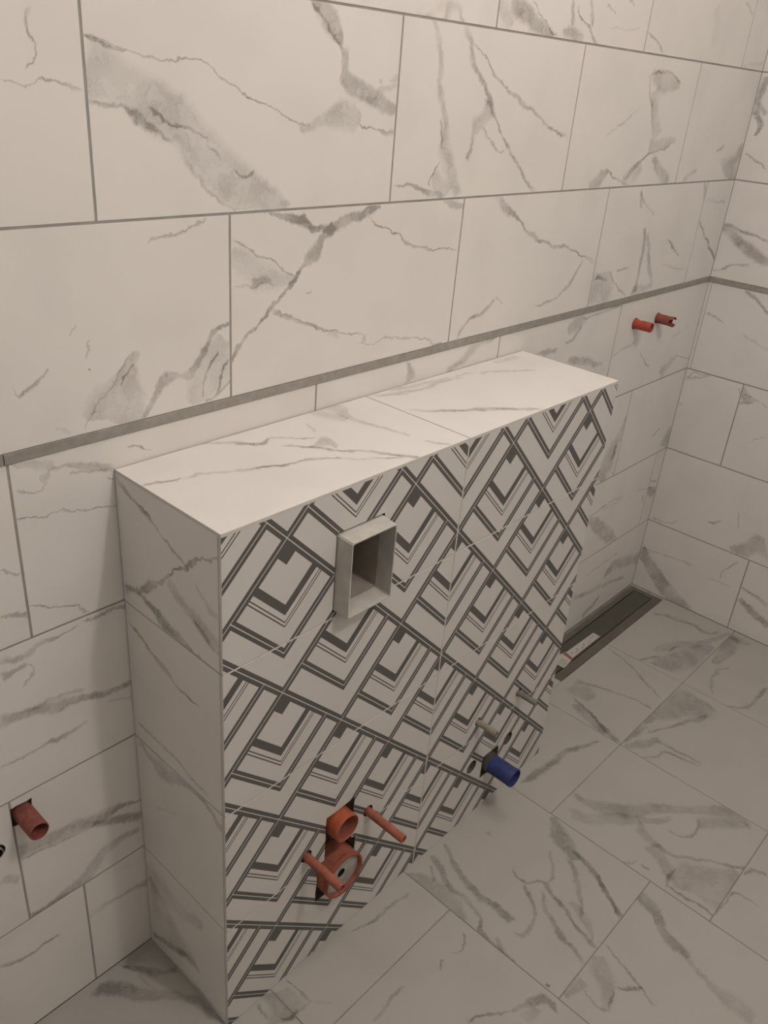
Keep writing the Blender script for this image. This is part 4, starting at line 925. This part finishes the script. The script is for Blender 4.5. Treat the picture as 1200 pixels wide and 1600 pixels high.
# toilet connections
for (x, z) in ((-2.0437, 0.3380), (-1.8634, 0.3315)):
    cut(front_targets(x-0.02, x+0.02, z-0.02, z+0.02), cyl_cutter(x, z, 0.0142, -D-0.02, -D+0.05))
bl = pipe('bolt_sleeve', -2.0437, 0.3365, -D, 0.0096, 0.102, 0.003, ORANGE_DUSTY, 'slim orange bolt sleeve crossing in front of the large capped pipe', 'bolt sleeve', 'orange bolt sleeves on the patterned tiles', inner=RED_DUSTY, depth=0.04)
br = pipe('bolt_sleeve', -1.8634, 0.3305, -D, 0.0096, 0.104, 0.003, ORANGE_DUSTY, 'slim orange bolt sleeve right of the open orange pipe', 'bolt sleeve', 'orange bolt sleeves on the patterned tiles', inner=RED_DUSTY, depth=0.04)
cut(front_targets(-1.992, -1.905, 0.26, 0.406), box_cutter(-1.991, -1.912, 0.2800, 0.4060, -D-0.02, -D+0.05, 0.0015, 11))
cut(front_targets(-2.012, -1.895, 0.17, 0.285), box_cutter(-2.011, -1.898, 0.1700, 0.2830, -D-0.02, -D+0.05, 0.0015, 12))
pipe('flush_pipe', -1.9545, 0.3690, -D, 0.0325, 0.026, 0.003, ORANGE, 'open orange pipe end above the large capped pipe', 'pipe', inner=ORANGE_DUSTY, depth=0.035, seg=48)
pipe('waste_pipe', -1.9535, 0.2270, -D, 0.0535, 0.028, 0.0042, ORANGE_DUSTY, 'large orange pipe end closed with a dusty white cap', 'pipe', cap=CAP_GREY, inner=ORANGE_DUSTY, depth=0.03, seg=56, collar=ORANGE_HALF)

# bidet connections
for (x, z, r) in ((-1.4708, 0.3455, 0.0115), (-1.2936, 0.3385, 0.0115), (-1.3035, 0.1855, 0.0195), (-1.4655, 0.1905, 0.0195)):
    cut(front_targets(x-0.02, x+0.02, z-0.02, z+0.02), cyl_cutter(x, z, r, -D-0.02, -D+0.05))
pipe('bolt_sleeve', -1.4708, 0.3440, -D, 0.0082, 0.057, 0.0022, SLEEVE, 'beige bolt sleeve up and left of the blue pipe', 'bolt sleeve', 'bolt sleeves above the blue pipe', inner=SLEEVE_GREY, depth=0.04)
pipe('bolt_sleeve', -1.2936, 0.3370, -D, 0.0078, 0.058, 0.0022, SLEEVE_GREY, 'grey bolt sleeve nearest the floor drain', 'bolt sleeve', 'bolt sleeves above the blue pipe', inner=SLEEVE, depth=0.04)
cut(front_targets(-1.417, -1.345, 0.115, 0.191), box_cutter(-1.4160, -1.3460, 0.1160, 0.1900, -D-0.02, -D+0.05, 0.0012, 13))
pipe('blue_drain_pipe', -1.3800, 0.1520, -D, 0.0255, 0.083, 0.0028, BLUE, 'blue plastic pipe stub low on the patterned tiles', 'pipe', inner=BLUE, depth=0.04, seg=44, flare=0.0006, base_ring=RUBBER)
for (x, z, lb) in ((-1.3035, 0.1855, 'brass fitting sunk in the round hole right of the blue pipe'), (-1.4655, 0.1905, 'brass fitting sunk in the round hole left of the blue pipe')):
    o = empty('wall_fitting', (x, -D+0.012, z), lb, 'fitting', 'sunken fittings beside the blue pipe')
    bm, rings = lathe_y([(0.0150, 0.03), (0.0150, 0.002), (0.0140, 0.0), (0.0095, 0.0), (0.009, 0.001)], 28)
    bm_obj('collar', bm, BRASS, o, smooth=35)
    bm, rings = lathe_y([(0.0090, 0.001), (0.0090, 0.02), (0.0003, 0.021)], 24)
    bm_obj('bore', bm, GAP, o, smooth=35)

# ------------------------------------------------------------------ linear floor drain
dr = empty('linear_floor_drain', ((DR_X0+DR_X1)/2, (DR_Y0+DR_Y1)/2, 0.0), 'dark steel linear floor drain along the back wall', 'floor drain')
box('rail', DR_X0, DR_X1, -0.0300, DR_Y1, -0.012, 0.0008, STEEL, dr, 0.0006)
box('rail', DR_X0, DR_X1, DR_Y0, -0.1085, -0.012, 0.0008, STEEL, dr, 0.0006)
box('channel', DR_X0, DR_X1, DR_Y0+0.002, DR_Y1-0.002, -0.050, -0.014, GAP, dr)
box('end_rail', DR_X1-0.026, DR_X1, -0.1084, -0.0301, -0.012, 0.0004, STEEL, dr)
box('cover', DR_X0+0.002, DR_X1-0.0268, -0.1046, -0.0338, -0.010, -0.0008, STEEL_COVER, dr, 0.0006)
lab = empty('paper_label', (-0.53, -0.085, 0.0), 'white paper label with a red band lying on the floor drain', 'label')
def paper(name, pts, z, mat, parent, t=0.0005):
    c = Vector((sum(p[0] for p in pts)/len(pts), sum(p[1] for p in pts)/len(pts), z))
    n = len(pts)
    vv = [Vector((p[0], p[1], z)) - c for p in pts] + [Vector((p[0], p[1], z+t)) - c for p in pts]
    ff = [tuple(reversed(range(n))), tuple(range(n, 2*n))] + [(k, (k+1) % n, n+(k+1) % n, n+k) for k in range(n)]
    return obj(name, vv, ff, mat, parent, rel(c, parent))
paper('strip', [(-0.615, -0.0985), (-0.4270, -0.0985), (-0.4260, -0.0700), (-0.610, -0.0655)], -0.0007, PAPER, lab)
paper('head', [(-0.690, -0.1080), (-0.6730, -0.1080), (-0.6160, -0.1015), (-0.606, -0.0640), (-0.640, -0.0560), (-0.690, -0.0700)], -0.0005, PAPER, lab, 0.0009)
paper('red_band', [(-0.6330, -0.1034), (-0.6190, -0.1018), (-0.6080, -0.0660), (-0.6230, -0.0615)], 0.0004, PAPER_RED, lab, 0.0003)
paper('printed_panel', [(-0.680, -0.1045), (-0.6640, -0.1040), (-0.6420, -0.0950), (-0.6480, -0.0720), (-0.680, -0.0800)], 0.0004, PAPER_GREEN, lab, 0.0003)
for (x, y, w, h) in ((-0.598, -0.083, 0.008, 0.008), (-0.585, -0.090, 0.020, 0.004), (-0.565, -0.083, 0.010, 0.010), (-0.545, -0.090, 0.018, 0.004),
                     (-0.522, -0.084, 0.009, 0.009), (-0.500, -0.089, 0.022, 0.003), (-0.470, -0.080, 0.028, 0.003)):
    paper('print_mark', [(x, y-h/2), (x+w, y-h/2), (x+w, y+h/2), (x, y+h/2)], -0.0002, INK, lab, 0.0002)

# ------------------------------------------------------------------ ceiling lamp and added fill bulb (above the picture)
def lathe_z(name, prof, seg, mat, parent):
    bm = bmesh.new(); rings = []
    for r, z in prof:
        rings.append([bm.verts.new((r*math.cos(2*math.pi*s/seg), r*math.sin(2*math.pi*s/seg), z)) for s in range(seg)])
    for a, b_ in zip(rings, rings[1:]):
        for s in range(seg): bm.faces.new((a[s], a[(s+1) % seg], b_[(s+1) % seg], b_[s]))
    bm.faces.new(rings[0]); bm.faces.new(rings[-1])
    return bm_obj(name, bm, mat, parent, smooth=40)
for k, (pos, strength) in enumerate(LAMPS):
    lp = empty('ceiling_lamp', (pos[0], pos[1], CEIL),
               ('bright bare bulb under the ceiling, over the middle of the room', 'dimmer fill bulb added out of view under the ceiling, close to the back wall')[k], 'lamp')
    lathe_z('rose', [(0.05, 0.0), (0.05, -0.012), (0.03, -0.020), (0.006, -0.022)], 32, PAINT, lp)
    lathe_z('cord', [(0.003, -0.021), (0.003, -0.052)], 12, PAINT, lp)
    lathe_z('socket', [(0.006, -0.050), (0.02, -0.056), (0.021, -0.084), (0.017, -0.090)], 28, PAINT, lp)
    lathe_z('bulb', [(0.016, -0.089), (0.022, -0.094), (0.022, -0.100), (0.010, -0.104)], 28, PAINT, lp)
    ld = bpy.data.lights.new('bulb_light', 'POINT')
    ld.energy = strength; ld.color = LAMP_COLOR; ld.shadow_soft_size = 0.05
    lo = bpy.data.objects.new('bulb_light', ld); C.objects.link(lo)
    lo.parent = lp; lo.location = (0, 0, pos[2]-CEIL)
bpy.context.view_layer.update()
